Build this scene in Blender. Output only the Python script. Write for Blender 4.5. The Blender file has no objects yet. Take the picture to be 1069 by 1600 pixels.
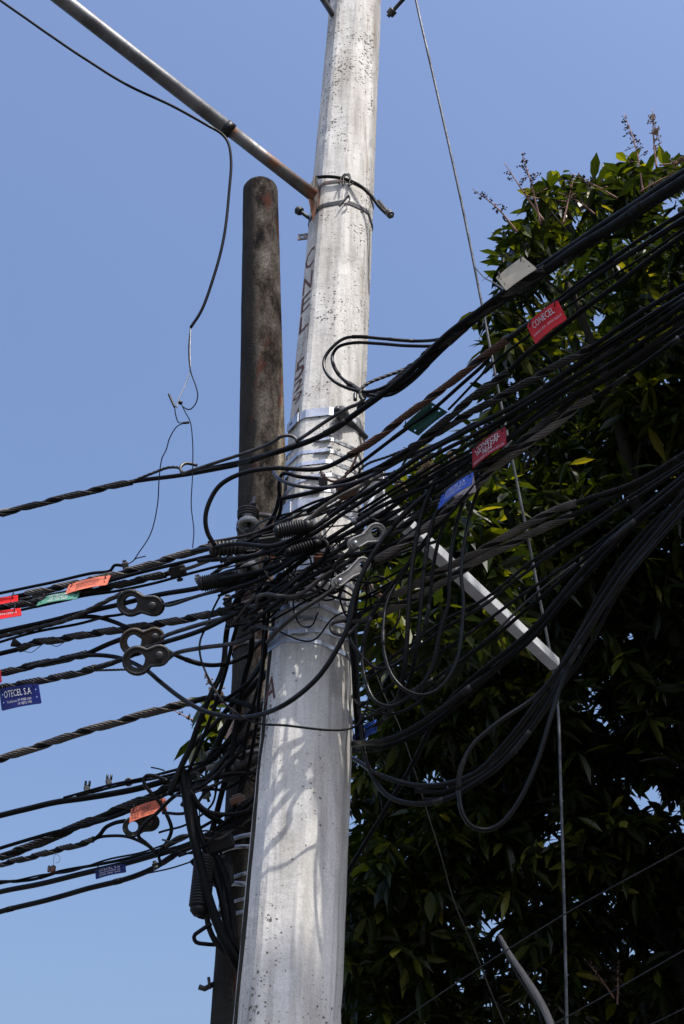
import bpy, bmesh, math, random
import numpy as np
from mathutils import Vector, Matrix, noise
random.seed(7); np.random.seed(7)
C = bpy.context.scene.collection
# ------------------------------------------------------------------ camera
PITCH = math.radians(35.0); CAMH = 1.6; F = 50/36*1600.0
cam = bpy.data.cameras.new('camera'); co = bpy.data.objects.new('camera', cam); C.objects.link(co)
co.location = (0, 0, CAMH); co.rotation_euler = (math.pi/2+PITCH, 0, 0)
cam.sensor_fit = 'VERTICAL'; cam.sensor_height = 36; cam.sensor_width = 36; cam.lens = 50
cam.clip_start = 0.05; cam.clip_end = 3000
cam.dof.use_dof = False
bpy.context.scene.camera = co
# ------------------------------------------------------------------ light
SUN_E = math.radians(58); SUN_A = math.radians(147)      # azimuth clockwise from +Y
w = bpy.data.worlds.new('World'); bpy.context.scene.world = w; w.use_nodes = True
nt = w.node_tree; nt.nodes.clear()
sky = nt.nodes.new('ShaderNodeTexSky'); sky.sky_type = 'NISHITA'; sky.sun_disc = False
sky.sun_elevation = SUN_E; sky.sun_rotation = SUN_A
sky.altitude = 0; sky.air_density = 1.5; sky.dust_density = 7.0; sky.ozone_density = 6.0
bg = nt.nodes.new('ShaderNodeBackground'); bg.inputs[1].default_value = 0.123
out = nt.nodes.new('ShaderNodeOutputWorld')
tint = nt.nodes.new('ShaderNodeMix'); tint.data_type = 'RGBA'; tint.blend_type = 'MULTIPLY'; tint.inputs[0].default_value = 1.0
tint.inputs[7].default_value = (1.0, 1.0, 1.10, 1)
nt.links.new(sky.outputs[0], tint.inputs[6]); nt.links.new(tint.outputs[2], bg.inputs[0]); nt.links.new(bg.outputs[0], out.inputs[0])
sl = bpy.data.lights.new('sun', 'SUN'); sl.energy = 3.1; sl.angle = math.radians(0.55); sl.color = (1, .955, .88)
so = bpy.data.objects.new('sun', sl); C.objects.link(so)
sd = Vector((math.sin(SUN_A)*math.cos(SUN_E), math.cos(SUN_A)*math.cos(SUN_E), math.sin(SUN_E)))
so.location = sd*20; so.rotation_euler = sd.to_track_quat('Z', 'Y').to_euler()
sc = bpy.context.scene
sc.view_settings.view_transform = 'Standard'; sc.view_settings.look = 'None'
sc.view_settings.exposure = 0.68; sc.view_settings.gamma = 1

# ------------------------------------------------------------------ pixel helper (photo pixels 1069x1600)
def ray(px, py):
    cx = (px-534.5)/F; cy = (800-py)/F
    return Vector((cx, math.cos(PITCH)-cy*math.sin(PITCH), math.sin(PITCH)+cy*math.cos(PITCH)))
def P(px, py, Y):
    d = ray(px, py); t = Y/d.y
    return Vector((d.x*t, Y, CAMH+d.z*t))
def depth(p): return p.y*math.cos(PITCH)+(p.z-CAMH)*math.sin(PITCH)
def px2m(wpx, p): return wpx*depth(p)/F

# ------------------------------------------------------------------ materials
def newmat(name):
    m = bpy.data.materials.new(name); m.use_nodes = True
    n = m.node_tree; b = n.nodes['Principled BSDF']; return m, n, b
def N(n, t, **kw):
    x = n.nodes.new(t)
    for k, v in kw.items(): setattr(x, k, v)
    return x
def tex(n, kind, scale, detail=4, vec=None, rough=.55, stretch=None, **kw):
    t = N(n, 'ShaderNodeTex'+kind, **kw); t.inputs['Scale'].default_value = scale
    if 'Detail' in t.inputs: t.inputs['Detail'].default_value = detail
    if 'Roughness' in t.inputs and kind == 'Noise': t.inputs['Roughness'].default_value = rough
    tc = N(n, 'ShaderNodeTexCoord'); src = tc.outputs['Object']
    if stretch:
        mp = N(n, 'ShaderNodeMapping'); mp.inputs['Scale'].default_value = stretch
        n.links.new(src, mp.inputs[0]); src = mp.outputs[0]
    n.links.new(src, t.inputs['Vector']); return t
def ramp(n, src, stops):
    r = N(n, 'ShaderNodeValToRGB'); e = r.color_ramp.elements
    while len(e) > 1: e.remove(e[-1])
    e[0].position = stops[0][0]; e[0].color = (*stops[0][1], 1) if len(stops[0][1]) == 3 else stops[0][1]
    for p, c in stops[1:]:
        x = e.new(p); x.color = (*c, 1)
    n.links.new(src, r.inputs[0]); return r
def mix(n, a, b, fac, mode='MIX'):
    m = N(n, 'ShaderNodeMix', data_type='RGBA', blend_type=mode)
    for s, v in ((6, a), (7, b)):
        if isinstance(v, tuple): m.inputs[s].default_value = (*v, 1)
        else: n.links.new(v, m.inputs[s])
    if isinstance(fac, float): m.inputs[0].default_value = fac
    else: n.links.new(fac, m.inputs[0])
    return m.outputs[2]
def bump(n, b, src, strength, dist=.002):
    bm = N(n, 'ShaderNodeBump'); bm.inputs['Strength'].default_value = strength; bm.inputs['Distance'].default_value = dist
    n.links.new(src, bm.inputs['Height'])
    if b.inputs['Normal'].is_linked:
        n.links.new(b.inputs['Normal'].links[0].from_socket, bm.inputs['Normal'])
    n.links.new(bm.outputs[0], b.inputs['Normal'])
G3 = lambda v: (v, v, v)

def mat_concrete():
    m, n, b = newmat('pale_concrete')
    big = tex(n, 'Noise', 3.2, 5, stretch=(2.2, 2.2, .45))
    base = ramp(n, big.outputs[0], [(.3, (.38, .36, .325)), (.42, (.53, .515, .48)), (.54, (.63, .62, .59)), (.7, (.70, .69, .665))])
    strk = tex(n, 'Noise', 26, 5, stretch=(1.4, 1.4, .1))
    sr = ramp(n, strk.outputs[0], [(.36, G3(.62)), (.52, G3(1)), (1, G3(1))])
    c = mix(n, base.outputs[0], sr.outputs[0], .65, "MULTIPLY")
    fine = tex(n, 'Noise', 120, 6); fr = ramp(n, fine.outputs[0], [(.3, G3(.78)), (.7, G3(1.08))])
    c = mix(n, c, fr.outputs[0], .7, 'MULTIPLY')
    # air-bubble pits, a few sizes, only in patches
    patch = tex(n, 'Noise', 4.5, 3, stretch=(1, 1, .5))
    hs = []
    for sc_, th, s3 in ((38, .285, (1, 1, 1.25)), (70, .37, (1, 1, 1.15)), (17, .15, (1, 1, 1.9))):
        v = tex(n, 'Voronoi', sc_, stretch=s3)
        v.inputs['Randomness'].default_value = 1
        sep = N(n, 'ShaderNodeSeparateColor'); n.links.new(v.outputs['Color'], sep.inputs[0])
        mt = N(n, 'ShaderNodeMath', operation='MULTIPLY'); n.links.new(sep.outputs[0], mt.inputs[0]); mt.inputs[1].default_value = th*1.5
        mp_ = N(n, 'ShaderNodeMath', operation='MULTIPLY'); n.links.new(mt.outputs[0], mp_.inputs[0]); n.links.new(ramp(n, patch.outputs[0], [(.36, G3(.5)), (.64, G3(1.3))]).outputs[0], mp_.inputs[1])
        sub = N(n, 'ShaderNodeMath', operation='SUBTRACT'); n.links.new(mp_.outputs[0], sub.inputs[0]); n.links.new(v.outputs['Distance'], sub.inputs[1])
        k = N(n, 'ShaderNodeMath', operation='MULTIPLY', use_clamp=True); n.links.new(sub.outputs[0], k.inputs[0]); k.inputs[1].default_value = 22
        hs.append(k.outputs[0])
    mx = N(n, 'ShaderNodeMath', operation='MAXIMUM'); n.links.new(hs[0], mx.inputs[0]); n.links.new(hs[1], mx.inputs[1])
    mx2 = N(n, 'ShaderNodeMath', operation='MAXIMUM'); n.links.new(mx.outputs[0], mx2.inputs[0]); n.links.new(hs[2], mx2.inputs[1])
    c = mix(n, c, (.12, .11, .095), mx2.outputs[0])
    # dirt wash
    wash = tex(n, 'Noise', 1.7, 4, stretch=(3, 3, .35)); wr = ramp(n, wash.outputs[0], [(.56, G3(0)), (.72, G3(.6))])
    c = mix(n, c, (.36, .33, .285), wr.outputs[0])
    rn = tex(n, 'Noise', 16, 4, stretch=(2.2, 2.2, .12)); rnr = ramp(n, rn.outputs[0], [(.60, G3(0)), (.70, G3(.55))])
    tcz = N(n, 'ShaderNodeTexCoord'); sz = N(n, 'ShaderNodeSeparateXYZ'); n.links.new(tcz.outputs['Object'], sz.inputs[0])
    zr = N(n, 'ShaderNodeMapRange'); zr.inputs[1].default_value = 3.2; zr.inputs[2].default_value = 4.3; n.links.new(sz.outputs[2], zr.inputs[0])
    rm = N(n, 'ShaderNodeMath', operation='MULTIPLY'); n.links.new(rnr.outputs[0], rm.inputs[0]); n.links.new(zr.outputs[0], rm.inputs[1])
    c = mix(n, c, (.20, .14, .095), rm.outputs[0])
    n.links.new(c, b.inputs['Base Color']); b.inputs['Roughness'].default_value = .88
    b.inputs['Specular IOR Level'].default_value = .25
    inv = N(n, 'ShaderNodeMath', operation='SUBTRACT'); inv.inputs[0].default_value = 1; n.links.new(mx2.outputs[0], inv.inputs[1])
    bump(n, b, inv.outputs[0], .8, .004); bump(n, b, fine.outputs[0], .35, .003)
    rip = tex(n, 'Noise', 9, 3, stretch=(1, 1, 1.6)); bump(n, b, rip.outputs[0], .35, .012)
    return m
def mat_old():
    m, n, b = newmat('mouldy_old_concrete')
    t = tex(n, 'Noise', 8.5, 8, stretch=(1, 1, .42), rough=.68)
    base = ramp(n, t.outputs[0], [(.36, (.012, .011, .009)), (.42, (.04, .032, .022)), (.47, (.115, .092, .064)), (.53, (.20, .168, .12)), (.60, (.29, .25, .185)), (.67, (.46, .42, .34))])
    f = tex(n, 'Noise', 90, 5); fr = ramp(n, f.outputs[0], [(.35, G3(.45)), (.65, G3(1.3))])
    c = mix(n, base.outputs[0], fr.outputs[0], .8, 'MULTIPLY')
    ru = tex(n, 'Noise', 4.2, 4, stretch=(2, 2, .8)); rr = ramp(n, ru.outputs[0], [(.58, G3(0)), (.64, G3(.8))])
    c = mix(n, c, (.16, .05, .028), rr.outputs[0])
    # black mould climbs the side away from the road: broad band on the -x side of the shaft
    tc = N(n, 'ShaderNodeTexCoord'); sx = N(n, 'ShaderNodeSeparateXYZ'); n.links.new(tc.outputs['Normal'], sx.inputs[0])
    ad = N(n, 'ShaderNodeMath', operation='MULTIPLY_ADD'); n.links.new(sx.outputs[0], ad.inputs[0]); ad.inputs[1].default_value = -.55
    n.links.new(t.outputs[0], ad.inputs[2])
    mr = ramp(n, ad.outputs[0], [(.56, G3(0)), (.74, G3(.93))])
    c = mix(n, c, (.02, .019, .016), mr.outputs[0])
    n.links.new(c, b.inputs['Base Color']); b.inputs['Roughness'].default_value = .93; b.inputs['Specular IOR Level'].default_value = .2
    bump(n, b, f.outputs[0], .8, .006); bump(n, b, t.outputs[0], .5, .02)
    return m
def mat_cable(name, col, rough=.42, dust=.5, spec=.5):
    m, n, b = newmat(name)
    t = tex(n, 'Noise', 7, 4); r = ramp(n, t.outputs[0], [(.42, G3(0)), (.75, G3(dust))])
    c = mix(n, col, tuple(min(1, x*2.0+.006) for x in col), r.outputs[0])
    n.links.new(c, b.inputs['Base Color'])
    t2 = tex(n, 'Noise', 30, 4); rr = ramp(n, t2.outputs[0], [(.3, G3(rough-.1)), (.7, G3(rough+.2))])
    n.links.new(rr.outputs[0], b.inputs['Roughness']); b.inputs['Specular IOR Level'].default_value = spec
    bump(n, b, t2.outputs[0], .15, .002)
    return m
def mat_metal(name, c1, c2, rough=.4, metallic=.85, rust=0.0, scale=14, bmp=.12):
    m, n, b = newmat(name)
    t = tex(n, 'Noise', scale, 5); r = ramp(n, t.outputs[0], [(.35, c1), (.65, c2)]); c = r.outputs[0]
    t2 = tex(n, 'Noise', 60, 4)
    if rust > 0:
        t3 = tex(n, 'Noise', 9, 6); rr = ramp(n, t3.outputs[0], [(.62-rust*.3, G3(0)), (.72-rust*.3, G3(1))])
        c = mix(n, c, mix(n, (.09, .03, .015), (.24, .1, .05), t2.outputs[0]), rr.outputs[0])
        mt = N(n, 'ShaderNodeMath', operation='MULTIPLY_ADD'); n.links.new(rr.outputs[0], mt.inputs[0]); mt.inputs[1].default_value = -metallic; mt.inputs[2].default_value = metallic
        n.links.new(mt.outputs[0], b.inputs['Metallic'])
    else: b.inputs['Metallic'].default_value = metallic
    n.links.new(c, b.inputs['Base Color'])
    rr2 = ramp(n, t2.outputs[0], [(.3, G3(rough-.12)), (.7, G3(rough+.18))]); n.links.new(rr2.outputs[0], b.inputs['Roughness'])
    bump(n, b, t2.outputs[0], bmp, .002)
    return m
def mat_plain(name, col, rough=.5, dirt=.35, metallic=0, transl=0):
    m, n, b = newmat(name)
    t = tex(n, 'Noise', 22, 6); r = ramp(n, t.outputs[0], [(.45, G3(0)), (.75, G3(dirt))])
    c = mix(n, col, tuple(x*.45+.02 for x in col), r.outputs[0]); n.links.new(c, b.inputs['Base Color'])
    b.inputs['Roughness'].default_value = rough; b.inputs['Metallic'].default_value = metallic; b.inputs['Specular IOR Level'].default_value = .3
    return m
M = dict(
    concrete=mat_concrete(), old=mat_old(),
    black=mat_cable('black_rubber', (.0035, .0035, .0042), .45, .2, .16),
    black2=mat_cable('dusty_black_rubber', (.008, .0078, .0076), .58, .5, .16),
    gloss=mat_cable('glossy_black_rubber', (.004, .004, .005), .28, .15, .24),
    blue_black=mat_cable('navy_rubber', (.008, .010, .022), .35, .3),
    grip=mat_metal('weathered_grip_rods', (.07, .062, .054), (.16, .142, .125), .6, .2),
    gripd=mat_metal('dark_grip_rods', (.018, .0165, .0155), (.055, .05, .046), .5, .25),
    rustgrip=mat_metal('rusty_strand', (.07, .035, .022), (.12, .065, .04), .7, .2),
    steel=mat_metal('galvanised_steel', (.36, .38, .41), (.55, .57, .60), .38, .8),
    iron=mat_metal('dark_cast_iron', (.012, .012, .013), (.045, .044, .044), .5, .25), rust_iron=mat_metal('brown_cast_iron', (.022, .016, .012), (.055, .042, .03), .6, .15),
    stain=mat_metal('stainless_band', (.40, .42, .455), (.58, .60, .64), .33, .85, scale=9, bmp=.03),
    seam=mat_old(), strand=mat_metal('weathered_strand', (.07, .073, .08), (.2, .21, .225), .5, .5), 
    dsteel=mat_metal('dark_weathered_steel', (.03, .03, .032), (.09, .09, .095), .42, .5),
    rsteel=mat_metal('rusting_steel', (.10, .095, .09), (.2, .19, .18), .5, .6, .42),
    pipe=mat_metal('galvanised_pipe', (.085, .088, .092), (.2, .205, .212), .42, .5, .08, 8),
    alu=mat_metal('cast_aluminium', (.15, .147, .142), (.30, .293, .283), .5, .5),
    strut=mat_metal('zinc_painted_bar', (.52, .53, .55), (.66, .68, .70), .55, .15, scale=10),
    rustdark=mat_plain('rust_brown', (.13, .045, .022), .85),
    porcelain=mat_plain('grey_porcelain', (.30, .31, .30), .25, .6),
    blackplastic=mat_plain('black_plastic', (.012, .012, .013), .45, .3),
    red=mat_plain('red_plastic', (.66, .012, .012), .55, .5), dred=mat_plain('dark_red_plastic', (.30, .012, .022), .5, .45),
    orange=mat_plain('orange_plastic', (.72, .19, .11), .6, .4), green=mat_plain('green_plastic', (.09, .27, .19), .5, .2),
    dgreen=mat_plain('dark_green_plastic', (.008, .055, .038), .4, .3), blue=mat_plain('blue_plastic', (.03, .09, .42), .4, .2),
    navy=mat_plain('navy_plastic', (.008, .011, .12), .4, .2), beige=mat_plain('sun_bleached_plastic', (.60, .52, .37), .6, .35),
    pink=mat_plain('faded_pink_plastic', (.50, .40, .36), .6, .3),
    ink_white=mat_plain('white_ink', (.62, .62, .62), .6, .4), ink_black=mat_plain('black_ink', (.03, .02, .02), .6, .1),
    ink_rust=mat_plain('rust_red_paint', (.12, .055, .045), .8, .6),
    pvc=mat_plain('weathered_grey_pipe', (.19, .18, .168), .6, .5),
    silverwire=mat_metal('bare_wire', (.35, .35, .36), (.5, .5, .5), .4, .6),
    bark=mat_plain('mango_bark', (.035, .028, .021), .9, .6),
)

# ------------------------------------------------------------------ mesh builder
class MB:
    def __init__(s): s.v = []; s.f = []; s.mi = []; s.sm = []
    def add(s, vs, fs, mi=0, smooth=True):
        o = len(s.v); s.v.extend(vs)
        for f in fs: s.f.append(tuple(i+o for i in f)); s.mi.append(mi); s.sm.append(smooth)
    def build(s, name, mats, parent=None, origin=None):
        if not isinstance(mats, (list, tuple)): mats = [mats]
        og = Vector(origin) if origin is not None else (Vector(s.v[0]) if parent is None else Vector((0, 0, 0)))
        if parent is not None and origin is None: og = Vector(parent.matrix_world.translation) if False else Vector(parent.location) if parent.parent is None else Vector(parent.location)+Vector(parent.parent.location)
        me = bpy.data.meshes.new(name)
        me.from_pydata([tuple(Vector(v)-og) for v in s.v], [], s.f)
        for m in mats: me.materials.append(m if not isinstance(m, str) else M[m])
        me.polygons.foreach_set('material_index', s.mi); me.polygons.foreach_set('use_smooth', s.sm)
        me.validate(); me.update()
        o = bpy.data.objects.new(name, me); C.objects.link(o)
        if parent is not None: o.parent = parent
        else: o.location = og
        return o
def tag(o, label, cat, group=None, kind=None):
    o['label'] = label; o['category'] = cat
    if group: o['group'] = group
    if kind: o['kind'] = kind
    return o
def empty(name, loc, label, cat, group=None):
    o = bpy.data.objects.new(name, None); C.objects.link(o); o.location = loc; o.empty_display_size = .05
    return tag(o, label, cat, group)

def spline(pts, sub=8):
    pts = [Vector(p) for p in pts]
    if len(pts) < 3:
        a, b = pts; return [a.lerp(b, i/sub) for i in range(sub+1)]
    P_ = [pts[0]*2-pts[1]]+pts+[pts[-1]*2-pts[-2]]; o = []
    for i in range(1, len(P_)-2):
        p0, p1, p2, p3 = P_[i-1:i+3]
        # centripetal Catmull-Rom
        t0 = 0; t1 = t0+max((p1-p0).length, 1e-5)**.5; t2 = t1+max((p2-p1).length, 1e-5)**.5; t3 = t2+max((p3-p2).length, 1e-5)**.5
        for k in range(sub):
            t = t1+(t2-t1)*k/sub
            A1 = p0*((t1-t)/(t1-t0))+p1*((t-t0)/(t1-t0)); A2 = p1*((t2-t)/(t2-t1))+p2*((t-t1)/(t2-t1)); A3 = p2*((t3-t)/(t3-t2))+p3*((t-t2)/(t3-t2))
            B1 = A1*((t2-t)/(t2-t0))+A2*((t-t0)/(t2-t0)); B2 = A2*((t3-t)/(t3-t1))+A3*((t-t1)/(t3-t1))
            o.append(B1*((t2-t)/(t2-t1))+B2*((t-t1)/(t2-t1)))
    o.append(pts[-1]); return o
def resample(pts, step):
    L = [0.]
    for a, b in zip(pts, pts[1:]): L.append(L[-1]+(b-a).length)
    n = max(2, int(L[-1]/step)); o = []; j = 0
    for i in range(n+1):
        d = L[-1]*i/n
        while j < len(L)-2 and L[j+1] < d: j += 1
        t = (d-L[j])/max(L[j+1]-L[j], 1e-9); o.append(pts[j].lerp(pts[j+1], t))
    return o
def frames(pts, closed=False):
    n = len(pts); T = []
    for i in range(n):
        a = pts[i-1] if (i > 0 or closed) else pts[0]; b = pts[(i+1) % n] if (i < n-1 or closed) else pts[-1]
        d = b-a; T.append(d.normalized() if d.length > 1e-9 else (T[-1] if T else Vector((1, 0, 0))))
    u = T[0].orthogonal().normalized(); Fs = []
    for i in range(n):
        u = u-T[i]*u.dot(T[i]); u = u.normalized() if u.length > 1e-6 else T[i].orthogonal().normalized()
        Fs.append((T[i], u, T[i].cross(u)))
    return Fs
def tube(mb, pts, r, sides=8, mi=0, lobes=0, amp=.25, pitch=.1, closed=False, caps=True, flat=None):
    """sweep; r number or list; lobes>0 twists a lobed section with the given pitch; flat=(a,b) elliptic section"""
    n = len(pts); Fs = frames(pts, closed); rr = r if isinstance(r, (list, tuple)) else [r]*n
    vs = []; fs = []; d = 0.
    for i in range(n):
        if i: d += (pts[i]-pts[i-1]).length
        T, u, v = Fs[i]
        for k in range(sides):
            a = 2*math.pi*k/sides
            R = rr[i]
            if lobes:
                R *= 1-amp*(1-abs(math.cos((a*lobes)/2)))
            th = a+(2*math.pi*d/pitch if lobes else 0)
            ca, sa = math.cos(th), math.sin(th)
            if flat: ca *= flat[0]; sa *= flat[1]
            vs.append(pts[i]+u*(R*ca)+v*(R*sa))
    for i in range(n if closed else n-1):
        j = (i+1) % n
        for k in range(sides):
            l = (k+1) % sides; fs.append((i*sides+k, i*sides+l, j*sides+l, j*sides+k))
    if not closed and caps:
        fs.append(tuple(range(sides))[::-1]); fs.append(tuple((n-1)*sides+k for k in range(sides)))
    mb.add(vs, fs, mi)
def helix(mb, pts, R, rod_r, rods, pitch, i0, i1, mi=0, phase=0, sides=5, gap=1.0):
    """a ribbon of parallel rods wound round the path between fractions i0..i1"""
    p = resample(pts, pitch/12.); n = len(p); a = int(i0*n); b = max(a+3, int(i1*n)); p = p[a:b]; Fs = frames(p)
    for k in range(rods):
        ph = phase+k*gap*2.05*rod_r/R; q = []; d = 0.
        for i in range(len(p)):
            if i: d += (p[i]-p[i-1]).length
            th = ph+2*math.pi*d/pitch; T, u, v = Fs[i]
            q.append(p[i]+u*math.cos(th)*R+v*math.sin(th)*R)
        if len(q) > 2: tube(mb, q, rod_r, sides, mi)
def lathe(mb, o, ax, prof, sides=20, mi=0):
    ax = Vector(ax).normalized(); u = ax.orthogonal().normalized(); v = ax.cross(u); vs = []; fs = []
    for r, t in prof:
        for k in range(sides):
            a = 2*math.pi*k/sides; vs.append(Vector(o)+ax*t+u*math.cos(a)*r+v*math.sin(a)*r)
    for i in range(len(prof)-1):
        for k in range(sides):
            l = (k+1) % sides; fs.append((i*sides+k, i*sides+l, (i+1)*sides+l, (i+1)*sides+k))
    fs.append(tuple(range(sides))[::-1]); fs.append(tuple((len(prof)-1)*sides+k for k in range(sides)))
    mb.add(vs, fs, mi)
def box(mb, c, ax, ay, az, dx, dy, dz, bev=.12, mi=0):
    """box with chamfered long edges; ax, ay, az unit axes"""
    ax = Vector(ax).normalized(); ay = Vector(ay); ay = (ay-ax*ay.dot(ax)).normalized(); az = ax.cross(ay); c = Vector(c)
    b = min(dx, dy, dz)*bev; vs = []; hx, hy, hz = dx/2, dy/2, dz/2
    sec = [(-hy+b, -hz), (hy-b, -hz), (hy, -hz+b), (hy, hz-b), (hy-b, hz), (-hy+b, hz), (-hy, hz-b), (-hy, -hz+b)]
    for x, s in ((-hx, .0), (-hx+b, 1), (hx-b, 1), (hx, 0)):
        for y, z in sec:
            if s == 0: y -= math.copysign(min(b, abs(y)), y)*.9; z -= math.copysign(min(b, abs(z)), z)*.9
            vs.append(c+ax*x+ay*y+az*z)
    fs = [tuple(range(8))[::-1], tuple(24+k for k in range(8))]
    for i in range(3):
        for k in range(8): l = (k+1) % 8; fs.append((i*8+k, i*8+l, i*8+8+l, i*8+8+k))
    mb.add(vs, fs, mi, False)
def plate(mb, outline, holes, mapf, thick, mi=0):
    """planar outline with real holes -> thick plate. outline/holes are lists of (u,v); mapf(u,v)->(point, normal)"""
    bm = bmesh.new()
    def loop(l):
        vv = [bm.verts.new((a, b, 0)) for a, b in l]
        for i in range(len(vv)): bm.edges.new((vv[i], vv[(i+1) % len(vv)]))
    loop(outline)
    for h in holes: loop(h)
    bmesh.ops.triangle_fill(bm, use_beauty=True, use_dissolve=False, edges=bm.edges[:], normal=(0, 0, 1))
    bm.verts.index_update(); V = [v.co.copy() for v in bm.verts]; FS = [tuple(v.index for v in f.verts) for f in bm.faces]
    be = [(e.verts[0].index, e.verts[1].index) for e in bm.edges if len(e.link_faces) == 1]; bm.free()
    top = []; bot = []
    for q in V:
        p, nn = mapf(q.x, q.y); top.append(p+nn*thick/2); bot.append(p-nn*thick/2)
    n = len(V); fs = list(FS)+[tuple(i+n for i in f[::-1]) for f in FS]+[(a, b, b+n, a+n) for a, b in be]
    mb.add(top+bot, fs, mi, False)
def circ(u, v, ru, rv=None, n=14): return [(u+ru*math.cos(2*math.pi*k/n), v+(rv or ru)*math.sin(2*math.pi*k/n)) for k in range(n)]

def text_mesh(s, size=1.0):
    cu = bpy.data.curves.new('lettering', 'FONT'); cu.body = s; cu.size = size; cu.align_x = 'CENTER'; cu.align_y = 'CENTER'; cu.resolution_u = 2
    o = bpy.data.objects.new('tmp', cu); C.objects.link(o); bpy.context.view_layer.update()
    me = o.evaluated_get(bpy.context.evaluated_depsgraph_get()).to_mesh()
    vs = [v.co.copy() for v in me.vertices]; fs = [tuple(p.vertices) for p in me.polygons]
    o.to_mesh_clear(); bpy.data.objects.remove(o); bpy.data.curves.remove(cu)
    x0 = min(v.x for v in vs); x1 = max(v.x for v in vs); y0 = min(v.y for v in vs); y1 = max(v.y for v in vs)
    return [((v.x-x0)/(x1-x0), (v.y-y0)/(y1-y0)) for v in vs], fs
def lettering(mb, s, u0, u1, v0, v1, mapf, off, mi=0, shear=0):
    vs, fs = text_mesh(s); pts = []
    for a, b in vs:
        p, nn = mapf(u0+(u1-u0)*a+shear*b, v0+(v1-v0)*b); pts.append(p+nn*off)
    mb.add(pts, fs, mi, False)

# ================================================================== GROUND
gm, n, b = newmat('asphalt_and_dirt')
t = tex(n, 'Noise', .6, 6); r_ = ramp(n, t.outputs[0], [(.4, (.045, .045, .045)), (.6, (.07, .066, .06))]); n.links.new(r_.outputs[0], b.inputs['Base Color']); b.inputs['Roughness'].default_value = .9
bump(n, b, tex(n, 'Noise', 60, 5).outputs[0], .4, .01)
mb = MB(); mb.add([(-600, -600, 0), (600, -600, 0), (600, 600, 0), (-600, 600, 0)], [(0, 1, 2, 3)], 0, False)
g = mb.build('ground', gm); g['kind'] = 'structure'

# ================================================================== MAIN POLE
A = P(449, 1600, 4.5); B = P(556, 0, 4.5)
axis = (B-A).normalized(); LEN = (B-A).length
HA = px2m(172, A)/2/.985; HB = px2m(81, B)/2/.985
s_base = -(A.z/axis.z); s_top = LEN+1.6
pole_base = A+axis*s_base
def pole_half(s): return HA+(HB-HA)*s/LEN
Xp = Vector((1, 0, 0)); Xp = (Xp-axis*Xp.dot(axis)).normalized(); Yp = axis.cross(Xp).normalized()   # Yp ~ +Y
VA = [math.radians(-81+45*i) for i in range(8)]         # corner directions, 0 = towards the road, + = right
def pole_sec(s, off=0., rnd=True):
    h = pole_half(s)+off*1.082; c0 = A+axis*s; base = [Vector((h*math.sin(a), -h*math.cos(a))) for a in VA]
    out = []
    for i in range(8):
        p = base[i]; q = base[(i+1) % 8]; e = min(.014, (q-p).length*.11)
        d = (q-p).normalized(); out += [p+d*e, q-d*e] if rnd else [p, q]
    return [c0+Xp*p.x+Yp*p.y for p in out]
def face_frame(i):
    a = (VA[i]+VA[(i+1) % 8])/2; return (Xp*math.cos(a)+Yp*math.sin(a)).normalized(), (Xp*math.sin(a)-Yp*math.cos(a)).normalized()
def face_pt(i, s, u, off=0.):
    q = pole_sec(s, 0, False); p0, p1 = q[2*i], q[2*i+1]; return p0.lerp(p1, (u+1)/2)+face_frame(i)[1]*off
FX, FN = face_frame(1)
def front_pt(s, u, off=0.): return face_pt(1, s, u, off)
def s_at(py):
    lo, hi = -.5, LEN+1
    for _ in range(40):
        m = (lo+hi)/2; p = front_pt(m, 0); yy = 800-F*((p.z-CAMH)*math.cos(PITCH)-p.y*math.sin(PITCH))/depth(p)
        if yy > py: lo = m
        else: hi = m
    return (lo+hi)/2
pole = empty('concrete_pole', pole_base, 'tall pale octagonal concrete pole with steel bands, in front of the dark round pole', 'utility pole')
mb = MB(); K = 140; rings = []
for i in range(K+1):
    s = s_base+(s_top-s_base)*i/K; q = []
    for j, v in enumerate(pole_sec(s)):
        c0 = A+axis*s; d = (v-c0).normalized()
        q.append(v+d*(noise.noise(Vector((j*3.1, s*6, 0)))*.0016+noise.noise(Vector((j*1.7, s*23, 5)))*.0010-(.004 if (random.random() < .03) else 0)))
    rings.append(q)
mb = MB(); vs = []
for q in rings: vs += q+[q[0].lerp(q[1], .26+.10*noise.noise(Vector((0, 0, q[0].z*4))))]
fs = []
ordr = [0, 16]+list(range(1, 16))
for i in range(K):
    s_ = s_base+(s_top-s_base)*i/K
    for k in range(17):
        a_, b_ = ordr[k], ordr[(k+1) % 17]; strip = k == 0 and s_ < LEN*.40
        mb.add([vs[i*17+a_], vs[i*17+b_], vs[i*17+17+b_], vs[i*17+17+a_]], [(0, 1, 2, 3)], 1 if strip else 0, False)
# weld
def weld(mb):
    m_ = {}; nv = []; idx = []
    for v in mb.v:
        k_ = (round(v[0], 6), round(v[1], 6), round(v[2], 6))
        if k_ not in m_: m_[k_] = len(nv); nv.append(v)
        idx.append(m_[k_])
    mb.f = [tuple(idx[i] for i in f) for f in mb.f]; mb.v = nv
weld(mb); mb.build('shaft', ['concrete', 'seam'], pole)
# painted letters down the left face
def lett_map(s0, s1):
    def f(u, v):
        return face_pt(0, s0+(s1-s0)*v, -.72+1.3*u), face_frame(0)[1]
    return f
for ch_, y0, y1, j in (('C', 395, 366, 0), ('N', 432, 405, 0), ('E', 461, 436, 0), ('L', 492, 465, 0), ('5', 566, 538, 0), ('2', 585, 570, 0), ('9', 606, 590, 0), ('4', 640, 618, 0), ('A', 1075, 1035, 0)):
    mbL = MB(); lettering(mbL, ch_, 0, 1, 0, 1, lett_map(s_at(y0+8), s_at(y1+8)), .0012); mbL.build('painted_letter', 'ink_rust', pole)

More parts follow.
